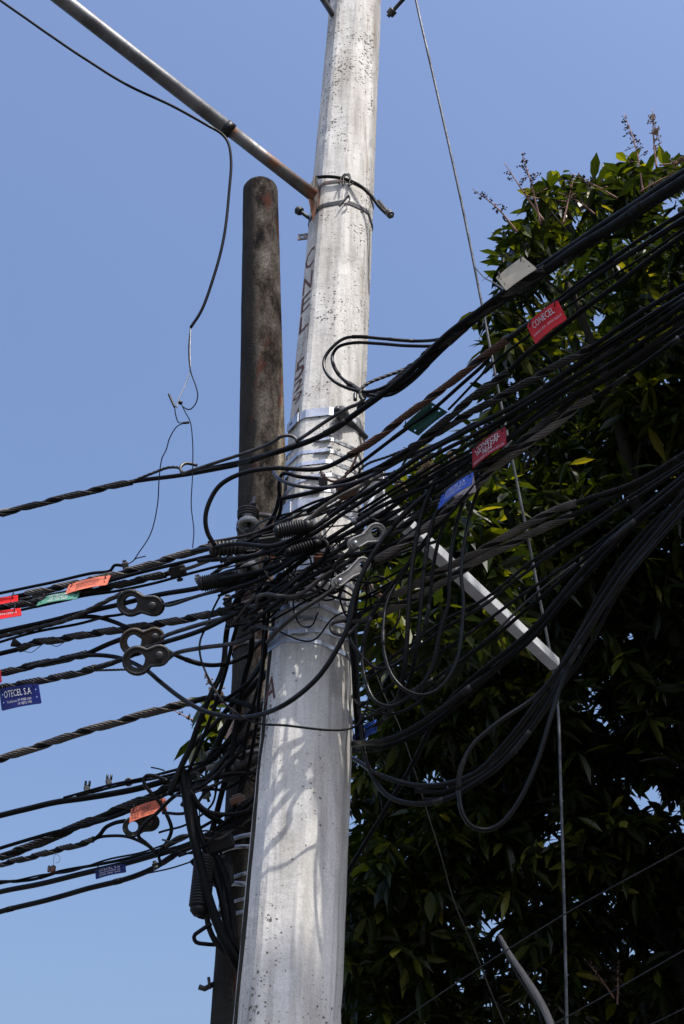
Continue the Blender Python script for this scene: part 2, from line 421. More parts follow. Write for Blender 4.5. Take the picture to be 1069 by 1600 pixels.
def band(py, hgt, off=.0016, tilt=0., mat='stain', buckle=None, thick=.0014, parent=pole, name='steel_band'):
    s = s_at(py); mb = MB(); ring = []
    def R(ss, o):
        q = pole_sec(s, o); c0 = A+axis*s
        res = []
        for v in q:
            x = (v-c0).dot(Xp); res.append(v+axis*(ss-s+tilt*x))
        return res
    a = R(s-hgt/2, off+thick); b_ = R(s+hgt/2, off+thick); c_ = R(s+hgt/2, off); d_ = R(s-hgt/2, off)
    vs = a+b_+c_+d_; fs = []
    for r0, r1 in ((0, 1), (1, 2), (2, 3), (3, 0)):
        for k in range(16): l = (k+1) % 16; fs.append((r0*16+k, r0*16+l, r1*16+l, r1*16+k))
    mb.add(vs, fs, 0, False); o = mb.build(name, mat, parent)
    if buckle is not None:
        mb = MB(); c = front_pt(s, buckle, off+.005)+axis*(tilt*(front_pt(s, buckle)-(A+axis*s)).dot(Xp))
        box(mb, c, FX, axis, FN, .009, hgt*1.1, .009, .2)
        box(mb, c+axis*hgt*.62+FX*.004+FN*.002, (FX-FN*.2), axis, FN, .018, .006, .012, .2)
        box(mb, c-axis*hgt*.66-FX*.012+FN*.002, (FX+axis*.08), axis, FN, .036, .006, .010, .2)
        box(mb, c-axis*.003-FX*.03+FN*.001, FX, axis, FN, .052, hgt*.9, .003, .1)
        mb.build('buckle', mat, parent)
    return s
bands = [(645, .040, .003, 0, 'steel', None), (688, .016, .0018, -.03, 'stain', .9), (706, .016, .0018, -.04, 'stain', .92), (723, .018, .0018, .0, 'stain', None),
         (745, .016, .0018, .15, 'stain', .5), (768, .016, .0018, .08, 'stain', .45), (788, .05, .004, -.03, 'steel', None), (882, .042, .004, .04, 'steel', None),
         (929, .018, .0018, -.03, 'stain', .92), (947, .018, .0018, -.08, 'stain', .8), (967, .018, .0018, -.02, 'stain', .0), (986, .020, .0018, .03, 'stain', .3),
         (1003, .016, .0018, -.14, 'stain', None), (284, .018, .002, .0, 'rsteel', None), (318, .022, .002, .06, 'dsteel', None), (903, .016, .0018, .06, 'stain', .6)]
for py, h, off, ti, m_, bk in bands: band(py, h, off, ti, m_, bk)
# hose-like through bolts and stubs of the pole clamps
def bolt(p0, p1, r, mat='dsteel', parent=pole, name='bolt', nut=True):
    mb = MB(); d = (p1-p0).normalized(); L = (p1-p0).length
    tube(mb, resample([p0, p1], .012), r, 10, lobes=0)
    if nut:
        for t in (.07, .16):
            lathe(mb, p0+d*L*t, d, [(r*2.1, 0), (r*2.3, r*.3), (r*2.3, r*1.7), (r*2.1, r*2)], 6)
    return mb.build(name, mat, parent)
bolt(P(525, 638, 4.30), P(572, 684, 4.46), .012)
bolt(P(612, 338, 4.33), P(592, 314, 4.4), .008, 'dsteel')
bolt(P(463, 326, 4.5), P(484, 341, 4.5), .009, 'dsteel')
bolt(P(559, 826, 4.1), P(600, 745, 4.7), .010, 'steel', nut=True)
bolt(P(533, 870, 4.15), P(500, 838, 4.35), .009, 'rsteel')
bolt(P(570, 915, 4.3), P(600, 935, 4.5), .009, 'rsteel')
# slotted ears of the wide clamps, bent over the left face
def ear(py, u, wd, ht, drop=.0, th=.005, mat='steel', face=0):
    fx, fn = face_frame(face); c = face_pt(face, s_at(py), u, .0095); ux = (fx+axis*drop).normalized(); uy = fn.cross(ux).normalized(); mb = MB()
    out_ = [(-.5, -.36), (-.42, -.5), (.5, -.5), (.5, .5), (-.42, .5), (-.5, .36)]
    plate(mb, out_, [circ(-.12, 0, .16, .15)], lambda a_, b_: (c+ux*(a_*wd)+uy*(b_*ht), fn), th); mb.build('clamp_ear', mat, pole)
ear(646, -.1, .085, .046, .05); ear(790, -.15, .105, .06, .1); ear(884, 0, .09, .05, .05)
c = P(474, 370, 4.5); mb = MB()
plate(mb, [(-.5, -.5), (.5, -.3), (.5, .5), (-.5, .3)], [circ(-.1, 0, .16, .16)], lambda a_, b_: (c+Vector((a_*.05, 0, b_*.045)), Vector((0, -1, 0))), .005); mb.build('bracket_ear', 'dsteel', pole)
# bracket plate welded to the lamp arm sits on pole
# small upper brace remains
mb = MB(); tube(mb, [P(522, 26, 4.46), P(508, 4, 4.3), P(494, -18, 4.15)], .016, 4); tube(mb, [P(520, 12, 4.5), P(506, -10, 4.5)], .012, 4); mb.build('brace', 'dsteel', pole)
bolt(P(606, 26, 4.5), P(640, -12, 4.4), .010); 

# ================================================================== OLD ROUND POLE
cp = [P(384, 1600, 5.3), P(400, 1250, 5.3), P(407, 1000, 5.3), P(409.5, 800, 5.3), P(409, 600, 5.3), P(407, 299, 5.3)]
dn = (cp[0]-cp[1]).normalized(); cp = [cp[0]+dn*(cp[0].z/abs(dn.z))]+cp
axp = resample(spline(cp, 20), .05)
rr = []
ztop = axp[-1].z
for p in axp: rr.append((.094+.0078*(ztop-p.z)))
oldp = empty('round_concrete_pole', axp[0], 'shorter weathered dark-brown round pole stained with black mould, ending in a rounded top', 'utility pole')
mb = MB(); tail = []
d = (axp[-1]-axp[-2]).normalized()
for k in range(1, 5): axp.append(axp[-1]+d*.011); rr.append(.094*math.cos(k/5*1.35)**.5)
mbv = []; sides = 40; Fs = frames(axp)
for i, p in enumerate(axp):
    T, u, v = Fs[i]
    for k in range(sides):
        a = 2*math.pi*k/sides; q = Vector((math.cos(a)*2, math.sin(a)*2, p.z*3))
        R = rr[i]*(1+.018*noise.noise(q)+.012*noise.noise(q*4))
        mbv.append(p+u*math.cos(a)*R+v*math.sin(a)*R)
fs = []
for i in range(len(axp)-1):
    for k in range(sides): l = (k+1) % sides; fs.append((i*sides+k, i*sides+l, (i+1)*sides+l, (i+1)*sides+k))
fs.append(tuple((len(axp)-1)*sides+k for k in range(sides)))
mb.add(mbv, fs); mb.build('shaft', 'old', oldp)
def oband(py, hgt, mat='stain', tilt=0.0, name='steel_band'):
    tgt = P(405, py, 5.2).z; i = min(range(len(axp)), key=lambda k: abs(axp[k].z-tgt)); c = axp[i]; r = rr[i]+.003
    mb = MB(); vs = []; S = 40
    for (dr, dz) in ((.0, -hgt/2), (.002, -hgt/2), (.002, hgt/2), (.0, hgt/2)):
        for k in range(S):
            a = 2*math.pi*k/S; vs.append(c+Vector((math.cos(a)*(r+dr), math.sin(a)*(r+dr), dz+tilt*math.cos(a)*r)))
    fs = []
    for q in range(4):
        for k in range(S): l = (k+1) % S; w_ = (q+1) % 4; fs.append((q*S+k, q*S+l, w_*S+l, w_*S+k))
    mb.add(vs, fs); mb.build(name, mat, oldp)
    return c, r
for y_, h_, t_ in ((1300, .018, .1), (1318, .018, -.1), (1368, .016, .2), (1392, .02, -.2), (1402, .014, .15), (1428, .016, .1), (1120, .02, 0), (1180, .018, .1), (800, .02, -.05), (868, .02, .02), (935, .03, .05), (1010, .02, -.1)):
    oband(y_, h_, 'stain' if y_ > 1200 else 'rsteel', t_)
mb = MB(); tube(mb, [P(311, 1542, 5.25), P(320, 1545, 5.25), P(333, 1538, 5.28)], .010, 6); tube(mb, [P(326, 1527, 5.25), P(328, 1545, 5.25)], .006, 6); mb.build('hook', 'dsteel', oldp)

# ================================================================== CABLES
def path(pts, ext=(0, 0), sub=12):
    """pts (px,py[,Y|'h']) ; missing Y interpolated by pixel distance; 'h' = level with the first point"""
    n = len(pts); Y = [None]*n; h0 = None
    for i, p in enumerate(pts):
        if len(p) > 2 and p[2] != 'h':
            Y[i] = p[2]
            if h0 is None: q = P(p[0], p[1], p[2]); h0 = q.z-CAMH
    for i, p in enumerate(pts):
        if len(p) > 2 and p[2] == 'h': d = ray(p[0], p[1]); Y[i] = h0/d.z*d.y
    D = [0]
    for a, b in zip(pts, pts[1:]): D.append(D[-1]+math.hypot(a[0]-b[0], a[1]-b[1]))
    kn = [i for i in range(n) if Y[i] is not None]
    for i in range(n):
        if Y[i] is None:
            lo = [k for k in kn if k < i]; hi = [k for k in kn if k > i]
            if lo and hi: a, b = lo[-1], hi[0]; Y[i] = Y[a]+(Y[b]-Y[a])*(D[i]-D[a])/max(D[b]-D[a], 1e-6)
            else: Y[i] = Y[lo[-1]] if lo else Y[hi[0]]
    q = [P(p[0], p[1], y) for p, y in zip(pts, Y)]
    s = spline(q, sub)
    if ext[0]: s = [s[0]+(s[0]-s[2]).normalized()*ext[0]*k for k in (1, .66, .33)]+s
    if ext[1]: s = s+[s[-1]+(s[-1]-s[-3]).normalized()*ext[1]*k for k in (.33, .66, 1)]
    return s
GR = 'black cables running off to the right'; GL = 'cables running off to the left'; GH = 'slack cable loops beside the pole'
def jig(p, a, f=5):
    sd_ = random.random()*50
    return [v+Vector((noise.noise(v*f+Vector((sd_, 0, 0))), noise.noise(v*f+Vector((0, sd_, 0))), noise.noise(v*f+Vector((0, 0, sd_)))))*a for v in p]
def cable(label, pts, wpx, mat='black', ext=(0, 0), name='black_cable', cat='cable', group=None, grip=None, gmat='grip', pitch=.17, twist=None, jitter=.004, sides=10, ties=None, ref=None):
    s = path(pts, ext); q = P(*(ref or (pts[len(pts)//2][0], pts[len(pts)//2][1], s[len(s)//2].y)))
    r = px2m(wpx*(.86 if group in (GR, GH) else 1), q)/2
    if jitter: s = jig(s, jitter)
    mb = MB()
    if twist:                       # twisted multi-strand cable
        s2 = resample(s, twist[1]/14.); tube(mb, s2, r, twist[0]*4 if twist[0] > 2 else 14, lobes=twist[0], amp=twist[2], pitch=twist[1])
    else: tube(mb, resample(s, min(.03, max(.006, r*1.3))), r, sides)
    o = mb.build(name, mat); tag(o, label, cat, group)
    if group in (GR, GL, GH) and not twist:      # bits of wound tape and splices along the run
        sr_ = resample(s, .02)
        for _ in range(random.choice((1, 2, 2, 3))):
            vis = [i for i in range(4, len(sr_)-8) if -60 < 534.5+F*sr_[i].x/depth(sr_[i]) < 1130]
            if not vis: break
            i = random.choice(vis); l_ = random.randint(2, 5); seg = sr_[i:i+l_+1]
            mbt = MB(); tube(mbt, seg, [r*random.uniform(1.08, 1.22)]*len(seg), 10); mbt.build('tape_wrap', random.choice(('blackplastic', 'black2')), o)
    if grip:
        L = [0.]
        for a_, b_ in zip(s, s[1:]): L.append(L[-1]+(b_-a_).length)
        def frac(px):
            best = min(range(len(s)), key=lambda i: abs((534.5+F*s[i].x/depth(s[i]))-px)); return L[best]/L[-1]
        a, b = sorted((frac(grip[0]), frac(grip[1])))
        nr = grip[2] if len(grip) > 2 else 6
        mb = MB(); rod = r*math.pi*.95/nr/1.05
        rod = min(rod, .003+r*.12)
        helix(mb, s, r+rod*.5, rod, nr, pitch, a, b, phase=random.random()*6)
        mb.build('grip_wrap', gmat, o)
    return o, s, r

# ---- right side, from the top
top1, _, _ = cable('upper black cable of the thick bundle crossing the top right corner', [(300, 739, 4.55), (370, 724, 4.4), (430, 707, 4.26), (470, 694, 4.2), (520, 671, 4.1), (565, 640, 4.03), (610, 607, 3.95), (640, 580), (690, 532), (740, 491), (840, 420), (950, 346), (1069, 270, 2.75)], 11, ext=(0, 5), group=GR)
cable('middle black cable of the thick bundle crossing the top right corner', [(545, 600, 4.12), (575, 617, 4.08), (610, 610, 4.0), (645, 588, 3.93), (690, 545), (740, 503), (840, 436), (950, 363), (1069, 287, 2.75)], 12, ext=(0, 5), group=GR)
cable('black cable lying under the bleached tag in the top right bundle', [(560, 640, 4.1), (620, 596, 3.98), (660, 560), (740, 497), (840, 428), (950, 355), (1069, 278, 2.7)], 12, 'black2', ext=(0, 5), group=GR, grip=(610, 860, 6), gmat='gripd', pitch=.2)
cable('black cable bending back in a wide hairpin loop over the pale pole front', [(780, 470, 3.62), (735, 500, 3.75), (700, 526, 3.85), (655, 533, 3.95), (600, 529), (560, 526), (538, 529), (520, 542), (507, 560, 4.02), (507, 578), (520, 595), (545, 607), (575, 612), (605, 603), (632, 584, 3.95)], 6, 'gloss', group=GH)
cable('second hairpin loop nested just inside the first over the pale pole front', [(770, 482, 3.62), (720, 518, 3.78), (690, 539, 3.88), (640, 541), (590, 537), (552, 536), (528, 543), (519, 556, 4.06), (521, 572), (531, 588), (548, 602), (580, 618), (610, 617), (640, 598, 3.98), (670, 570)], 6, 'gloss', group=GH)
cable('thin twisted guy strand ending in an eye beside the hairpin loops', [(660, 560, 3.95), (630, 577), (600, 588), (575, 598), (563, 608), (563, 620), (568, 625)], 6, 'gripd', name='steel_strand', twist=(3, .07, .3))
cable('grey steel rod with a hooked eye crossing the pole under the hairpin loops', [(555, 625, 4.02), (556, 614), (566, 610), (570, 620), (562, 630), (545, 637), (510, 658), (478, 680), (462, 690, 4.2)], 6, 'dsteel', name='steel_rod', cat='rod', jitter=0)
cable('rusty brown twisted cable running from the pole up behind the red tag', [(335, 852, 4.3), (324, 832), (321, 810, 4.25), (328, 783), (345, 757), (378, 739), (430, 731, 4.12), (500, 733, 4.1), (550, 710), (598, 678), (632, 652), (665, 627), (708, 596), (750, 562), (800, 525), (870, 476), (960, 412), (1069, 343, 2.95)], 9, 'gloss', ext=(0, 5), group=GR, grip=(545, 800, 7), gmat='rustgrip', pitch=.2)
cable('black cable carrying the bright red tag across the mango leaves', [(540, 741, 4.15), (570, 718), (640, 667), (690, 628), (760, 565), (769, 549), (822, 509), (873, 468), (963, 400), (1069, 330, 2.9)], 7, ext=(0, 5), group=GR)
cable('thin black cable just below the bright red tag cable', [(700, 640, 3.8), (769, 570, 3.65), (881, 484), (1005, 400), (1069, 356, 3.0)], 5, ext=(0, 5), group=GR)
cable('grey-wrapped cable passing right under the dark green tag', [(440, 780, 4.25), (500, 765, 4.15), (567, 741, 4.08), (623, 712), (696, 657), (744, 616), (800, 575), (811, 564), (909, 487), (1021, 401), (1069, 367, 3.0)], 9, ext=(0, 5), group=GR, grip=(640, 800), gmat='gripd')
cable('striped wrapped cable with long twists fading into the leaves above the dark red tag', [(480, 800, 4.2), (560, 752, 4.1), (640, 704), (674, 683), (741, 643), (769, 628), (825, 597), (873, 569), (926, 541), (993, 495), (1069, 447, 3.15)], 9, ext=(0, 5), group=GR, grip=(590, 930, 6), gmat='gripd')
cable('thick black cable rising just above the dark red tag', [(300, 862, 4.45), (360, 850, 4.3), (430, 853, 4.2), (480, 831), (556, 779, 4.05), (593, 757), (657, 713), (724, 676), (800, 636), (839, 613), (926, 552), (1069, 461, 3.2)], 9, 'gloss', ext=(0, 5), group=GR)
cable('black cable running behind the top edge of the dark red tag', [(310, 875, 4.45), (400, 868, 4.25), (470, 845, 4.15), (540, 800, 4.05), (590, 768), (657, 724), (740, 680), (800, 646), (860, 610), (937, 565), (1069, 476, 3.2)], 8, ext=(0, 5), group=GR)
cable('black cable passing from the upper blue tag into the dense dark bundle', [(350, 925, 4.4), (420, 900, 4.25), (500, 851, 4.12), (584, 798, 4.02), (640, 771), (696, 746), (769, 690), (797, 663), (860, 622), (937, 580), (1069, 491, 3.25)], 8, ext=(0, 5), group=GR)
cable('lower black cable of the dense dark bundle beyond the blue tag', [(430, 925, 4.25), (500, 880, 4.15), (560, 838), (620, 800, 4.0), (700, 755), (790, 690), (860, 640), (950, 585), (1069, 503, 3.25)], 8, 'black2', ext=(0, 5), group=GR)
cable('heavy wrapped cable with brown grip rods just above the white clevis', [(520, 910, 4.15), (560, 888), (600, 868, 4.02), (640, 842), (700, 798), (753, 752), (769, 735), (814, 702), (867, 664), (904, 634), (943, 613), (1069, 523, 3.35)], 9, ext=(0, 5), group=GR, grip=(590, 935, 6), gmat='grip')
cable('wrapped cable with its light grip ending close below the dark red tag', [(500, 905, 4.2), (560, 868, 4.1), (620, 830), (690, 775), (740, 737), (769, 719), (814, 690), (850, 661), (900, 622), (980, 572), (1069, 513, 3.3)], 8, ext=(0, 5), group=GR, grip=(600, 880, 5), gmat='gripd')
for (lab, off, Ye, wq) in (('slim black cable in the dense bundle under the striped wrapped one', 0, 3.2, 6), ('slim black cable in the middle of the dense dark bundle', 12, 3.24, 6), ('slim black cable at the lower rim of the dense dark bundle', 26, 3.3, 5)):
    cable(lab, [(560, 800+off*.5, 4.1), (620, 762+off*.6), (700, 715+off*.7), (770, 672+off), (860, 604+off), (960, 538+off), (1069, 468+off, Ye)], wq, ext=(0, 5), group=GR)
cable('upper of two thick brown-striped wrapped cables left of the strut', [(556, 962, 4.3), (584, 946, 4.22), (621, 929), (660, 907), (702, 886), (760, 855), (820, 822), (870, 797), (913, 783), (988, 756), (1053, 720), (1069, 709, 3.6)], 10, 'black2', ext=(0, 5), group=GR, grip=(590, 915, 8), gmat='grip', pitch=.21)
cable('lower of two thick brown-striped wrapped cables left of the strut', [(552, 978, 4.3), (590, 962, 4.22), (640, 937), (700, 904), (750, 875), (820, 838), (870, 815), (913, 797), (988, 762), (1069, 714, 3.62)], 10, 'black2', ext=(0, 5), group=GR, grip=(600, 905, 8), gmat='grip', pitch=.21)
cable('upper black cable of a close pair crossing the white strut', [(575, 1050, 4.3), (640, 1008), (700, 968, 4.1), (760, 933), (820, 886), (900, 832), (1018, 754), (1069, 722, 3.6)], 6, 'gloss', ext=(0, 5), group=GR)
cable('lower black cable of a close pair crossing the white strut', [(575, 1062, 4.3), (640, 1020), (700, 978, 4.1), (760, 942), (820, 895), (900, 840), (1018, 762), (1069, 730, 3.6)], 6, 'gloss', ext=(0, 5), group=GR)
cable('single black cable crossing the strut just below the close pair', [(560, 1105, 4.3), (650, 1045), (740, 985, 4.0), (820, 928), (900, 873), (990, 805), (1069, 740, 3.6)], 6, ext=(0, 5), group=GR)
cable('thick glossy cable sweeping down from the strut to the pole edge above the second loop', [(530, 1158, 4.75), (548, 1161, 4.55), (600, 1158, 4.3), (640, 1141), (690, 1110), (730, 1078), (790, 1028), (840, 978, 3.95), (900, 905), (980, 820), (1069, 748, 3.6)], 12, 'gloss', ext=(0, 5), group=GR)
cable('black cable following just under the thick glossy cable at the strut', [(540, 1172, 4.7), (600, 1168, 4.35), (650, 1147), (700, 1113), (760, 1060), (840, 988, 3.95), (910, 905), (990, 822), (1069, 757, 3.6)], 9, ext=(0, 5), group=GR)
cable('black cable running to the strut end from the middle loops', [(560, 1130, 4.45), (620, 1095), (680, 1060), (760, 1005), (830, 945, 4.0), (920, 868), (1000, 800), (1069, 744, 3.55)], 7, ext=(0, 5), group=GR)
cable('thick cable dipping in a long shallow loop with a bright upper edge', [(540, 1178, 4.75), (560, 1190, 4.6), (600, 1213, 4.35), (650, 1227), (700, 1224), (745, 1206), (790, 1160, 4.1), (840, 1095), (875, 1045), (930, 950), (1000, 850), (1069, 770, 3.6)], 9, 'gloss', ext=(0, 5), group=GH)
cable('thick cable hanging from the pole edge in the longest low loop', [(562, 900, 4.35), (556, 950), (558, 1020, 4.4), (561, 1100, 4.45), (570, 1170, 4.45), (584, 1215, 4.4), (610, 1247), (650, 1256), (700, 1247, 4.2), (745, 1222), (800, 1178), (850, 1110), (890, 1040), (950, 940), (1010, 860), (1069, 790, 3.6)], 9, 'gloss', ext=(0, 5), group=GH)
cable('free-hanging deep loop of glossy cable lowest in front of the tree', [(1069, 800, 3.6), (1000, 878), (930, 965), (885, 1050, 3.85), (858, 1130), (838, 1195), (809, 1256), (781, 1289), (759, 1297, 3.95), (736, 1290), (721, 1268), (716, 1238), (718, 1208), (736, 1168), (776, 1131), (840, 1084, 3.9), (900, 1010), (980, 890), (1069, 783, 3.55)], 8.5, 'gloss', ext=(5, 5), group=GH)
cable('black cable dropping away to the lower left across the loops beside the pole', [(540, 1400, 5.1), (545, 1365, 5.0), (568, 1322), (619, 1238), (652, 1180, 4.4), (689, 1112), (740, 1060), (830, 985, 3.9), (930, 870), (1069, 752, 3.55)], 9, ext=(0, 5), group=GR)
for i, (lab, dy, wq) in enumerate((('dull black cable in the fan falling from the right edge, uppermost of the fan', 0, 7), ('dull black cable in the middle of the fan falling from the right edge', 22, 8), ('dull black cable lowest in the fan falling from the right edge', 48, 7))):
    cable(lab, [(640+i*10, 1226+dy*.5, 4.42), (700, 1226+dy*.4, 4.3), (760, 1195+dy*.4), (820, 1130+dy*.5, 4.15), (870, 1050+dy*.7), (915, 970+dy), (965, 880+dy), (1015, 822+dy*.7), (1069, 775+dy*.5, 3.6)], wq, 'black2', ext=(0, 5), group=GR)
# slack loops right of the pole
cable('slack loop hanging from the blue tag, rightmost of the hanging loops', [(790, 700, 3.75), (760, 740, 3.8), (735, 800, 3.9), (724, 860), (721, 900), (725, 940), (723, 985), (716, 1030), (701, 1060), (680, 1081), (659, 1087), (635, 1079), (614, 1057), (602, 1024), (599, 985), (605, 940), (635, 889, 4.05), (680, 830), (740, 760, 3.8), (800, 690)], 7, 'gloss', group=GH)
cable('slack loop hanging second from the right below the blue tag', [(760, 715, 3.85), (726, 780, 3.9), (708, 850), (702, 910), (700, 945), (689, 985), (674, 1045), (656, 1072), (635, 1090), (611, 1103), (587, 1096), (572, 1066), (567, 1015, 4.15), (578, 970), (605, 925), (638, 880), (690, 810), (750, 740, 3.85)], 8, 'gloss', group=GH)
cable('shallower slack loop with a bright glint beside the pole bands', [(720, 760, 3.9), (690, 830), (677, 890), (672, 940), (659, 994), (638, 1021), (614, 1040), (587, 1043, 4.15), (566, 1026), (550, 1004), (543, 978, 4.15), (549, 940), (566, 895), (600, 840), (660, 780, 3.95), (740, 715)], 7, 'gloss', group=GH)
cable('slack cable swinging low behind the glinting loops', [(548, 1085, 4.5), (565, 1102, 4.35), (590, 1113), (615, 1116), (650, 1100), (700, 1050), (760, 1000, 4.0), (830, 935), (900, 880)], 5, 'gloss', group=GH)
cable('taut black cable falling steeply from the white clevis past the strut foot', [(682, 745, 3.88), (660, 800, 3.92), (647, 860, 3.94), (640, 930, 3.95), (636, 1000, 3.97), (630, 1060, 4.02), (610, 1110, 4.25), (570, 1150, 4.6)], 9, 'black', group=GH)
cable('narrow black cable hanging straight between the slack loops', [(715, 745, 3.86), (678, 810, 3.9), (664, 880, 3.93), (656, 960, 3.95), (650, 1020, 3.98), (632, 1080, 4.1), (590, 1112, 4.3), (560, 1128, 4.55)], 8, 'black', group=GH)
cable('black cable running down the right edge of the pale pole', [(600, 820, 4.15), (575, 870, 4.15), (556, 935, 4.15), (549, 985), (553, 1040, 4.3), (556, 1100, 4.45), (560, 1160, 4.6)], 10, 'black', group=GH)
cable('long black cable curving under the clevises and across the pale pole', [(42, 1044, 4.85), (84, 1034), (135, 1023), (180, 1027, 4.75), (228, 1047, 4.65), (250, 1065), (284, 1091), (320, 1112), (362, 1121, 4.4), (407, 1117), (446, 1100, 4.15), (480, 1075), (505, 1050), (530, 1010), (545, 975, 4.05), (556, 925), (580, 870), (620, 815), (680, 760, 3.9)], 8, 'gloss', group=GL)
cable('thin cable drooping from the old pole across the pale one, silvery at its top', [(347, 925, 4.5), (333, 952), (324, 975), (313, 1001), (313, 1026), (322, 1053, 4.5), (345, 1092), (373, 1117), (401, 1130, 4.3), (446, 1134, 4.18), (517, 1141, 4.15), (548, 1139, 4.18), (566, 1125, 4.25), (574, 1105), (576, 1080), (570, 1050)], 3.6, 'black2', group=GL)
cable('navy cable sagging over the stacked steel bands', [(428, 735, 4.2), (436, 748, 4.15), (460, 758, 4.1), (500, 762), (545, 756), (590, 738, 4.05), (640, 712), (690, 690), (744, 660, 3.85)], 6, 'blue_black')
cable('rusty thin wire looping down from the brown twisted cable', [(560, 704, 4.1), (553, 722), (540, 742), (522, 752), (505, 744), (500, 733, 4.15)], 4, 'rustgrip', name='thin_wire', cat='wire')
cable('frayed grey strand branching to the pole right of the bands', [(640, 700, 4.0), (605, 714), (575, 724), (562, 735), (560, 748, 4.2)], 4.5, 'gripd', name='steel_strand', twist=(3, .06, .3))
for i, (lab, pts, wq, mt) in enumerate((
    ('black cable crossing the pole from the ribbed box towards the dark bundle', [(345, 905, 4.4), (430, 885, 4.25), (520, 845, 4.1), (600, 800, 4.02), (680, 742), (760, 700, 3.85)], 8, 'black'),
    ('dusty grey rod crossing the pole diagonally over the lower bands', [(418, 1004, 4.3), (435, 985, 4.22), (470, 955, 4.15), (515, 925), (560, 890, 4.08), (600, 850)], 7, 'gripd'),
    ('grey rod bent into a hook at the left edge of the pale pole', [(402, 948, 4.3), (402, 936), (414, 929), (440, 932, 4.2), (465, 930), (500, 905), (560, 868, 4.1), (600, 840)], 7, 'gripd'),
    ('dusty rod rising left to right under the wide blue-grey clamp', [(478, 815, 4.2), (500, 795), (520, 782), (545, 768, 4.1), (600, 740)], 6, 'grip'),
    ('black cable passing just under the upper white clevis', [(390, 960, 4.35), (440, 925, 4.22), (490, 885), (540, 868, 4.1), (590, 860), (640, 835, 4.0), (720, 770)], 7, 'gloss'),
    ('black cable passing between the two white clevises', [(380, 985, 4.4), (430, 945, 4.22), (480, 905), (530, 880, 4.12), (580, 872), (620, 850, 4.05), (700, 790, 3.95)], 7, 'black'),
    ('short looped rod end gripping the lowest bands', [(600, 935, 4.2), (570, 968, 4.2), (530, 970, 4.14), (517, 975), (520, 988), (540, 992, 4.14), (560, 975)], 6, 'gripd'),
    ('black cable bulging left of the upper bands beside the old pole', [(500, 748, 4.2), (470, 745), (442, 740, 4.25), (436, 760), (440, 790), (432, 815), (415, 835), (395, 850, 4.5)], 6, 'black'),
    ('slender black cable drawn from the insulator to the wide clamp', [(500, 790, 4.25), (462, 800), (430, 808, 4.4), (400, 822), (380, 850, 4.8)], 3.5, 'black'),
    ('cable dropping from the sagging navy cable down the old pole', [(436, 745, 4.4), (437, 770), (432, 795), (422, 815), (410, 832), (395, 860, 4.7)], 7, 'gloss'))):
    cable(lab, pts, wq, mt, group='cables crowding the pole')
# ---- left side
cable('highest left cable with a long grey grip and a pale sleeve at its far end', [(0, 804, 4.9), (70, 784), (150, 765), (210, 752, 4.7), (290, 742, 4.55), (370, 726, 4.4), (440, 703, 4.24), (470, 690)], 7, ext=(7, 0), group=GL, grip=(-120, 212, 6), gmat='gripd', pitch=.2)
cable('strand forking up from the highest left cable to its steel link', [(205, 753, 4.7), (235, 740), (262, 730), (280, 731), (284, 738, 4.58)], 5, 'gripd', name='steel_strand', twist=(3, .07, .3))
cable('grey rod linking the highest left cable to the bent hook on the pole', [(308, 727, 4.55), (290, 724), (282, 731), (287, 739), (300, 735), (340, 722), (400, 702, 4.35), (428, 690), (440, 682, 4.25), (455, 681), (465, 690), (458, 700), (444, 704)], 5.5, 'dsteel', name='steel_rod', cat='rod', jitter=0)
mb = MB(); sp = path([(-30, 808, 4.95), (0, 799, 4.9), (28, 795), (48, 789, 4.86)]); tube(mb, sp, [.008+.009*math.sin(min(1, i/len(sp)*1.6)*1.5) if i < len(sp)*.7 else .012*(1-(i-len(sp)*.7)/(len(sp)*.33)) +.003 for i in range(len(sp))], 10, flat=(1, .6))
tag(mb.build('cable_sleeve', 'alu'), 'pale grey pointed sleeve on the highest left cable at the frame edge', 'cable sleeve')
cable('thin black cable leading to the small clamp above the orange tag', [(0, 927, 4.9), (84, 909), (143, 896), (172, 892), (178, 884), (190, 884, 4.7)], 5, ext=(7, 0), group=GL)
cable('grey-wrapped cable passing just above the orange tag', [(0, 939, 4.9), (94, 917), (180, 898), (250, 878), (300, 862), (345, 850, 4.45), (395, 845)], 8, ext=(7, 0), group=GL, grip=(40, 335, 6), gmat='grip')
cable('smooth black cable behind the orange tag', [(0, 943, 4.88), (118, 922), (180, 905), (260, 884), (340, 866, 4.45), (400, 862)], 6, ext=(7, 0), group=GL)
cable('lumpy wrapped cable emerging from behind the pale green tag', [(0, 951, 4.86), (42, 943), (84, 935), (135, 925), (180, 915), (241, 902), (278, 893, 4.6)], 8, ext=(7, 0), group=GL, grip=(-60, 262, 6), gmat='gripd', pitch=.15)
cable('thin black cable skirting the lower edge of the pale green tag', [(0, 960, 4.86), (34, 953), (128, 932), (180, 924), (240, 912), (300, 895), (350, 882, 4.5)], 4.5, ext=(7, 0), group=GL)
cable('light grey pvc-like cable entering the ribbed clamp from the left', [(262, 893, 4.6), (290, 888), (320, 878), (345, 870, 4.45)], 6, 'grip')
cable('thick black cable running through the uppermost steel thimble', [(0, 988, 4.95), (61, 974), (121, 959), (180, 946), (227, 934), (317, 918), (370, 908, 4.45), (440, 880, 4.25)], 8, 'gloss', ext=(7, 0), group=GL)
cable('grey grip strand under the thick cable, forking to the uppermost thimble', [(0, 995, 4.95), (50, 984), (101, 970), (125, 960), (143, 951), (180, 932), (193, 926, 4.62)], 8, 'gripd', name='steel_strand', ext=(7, 0), group=GL, twist=(3, .16, .3))
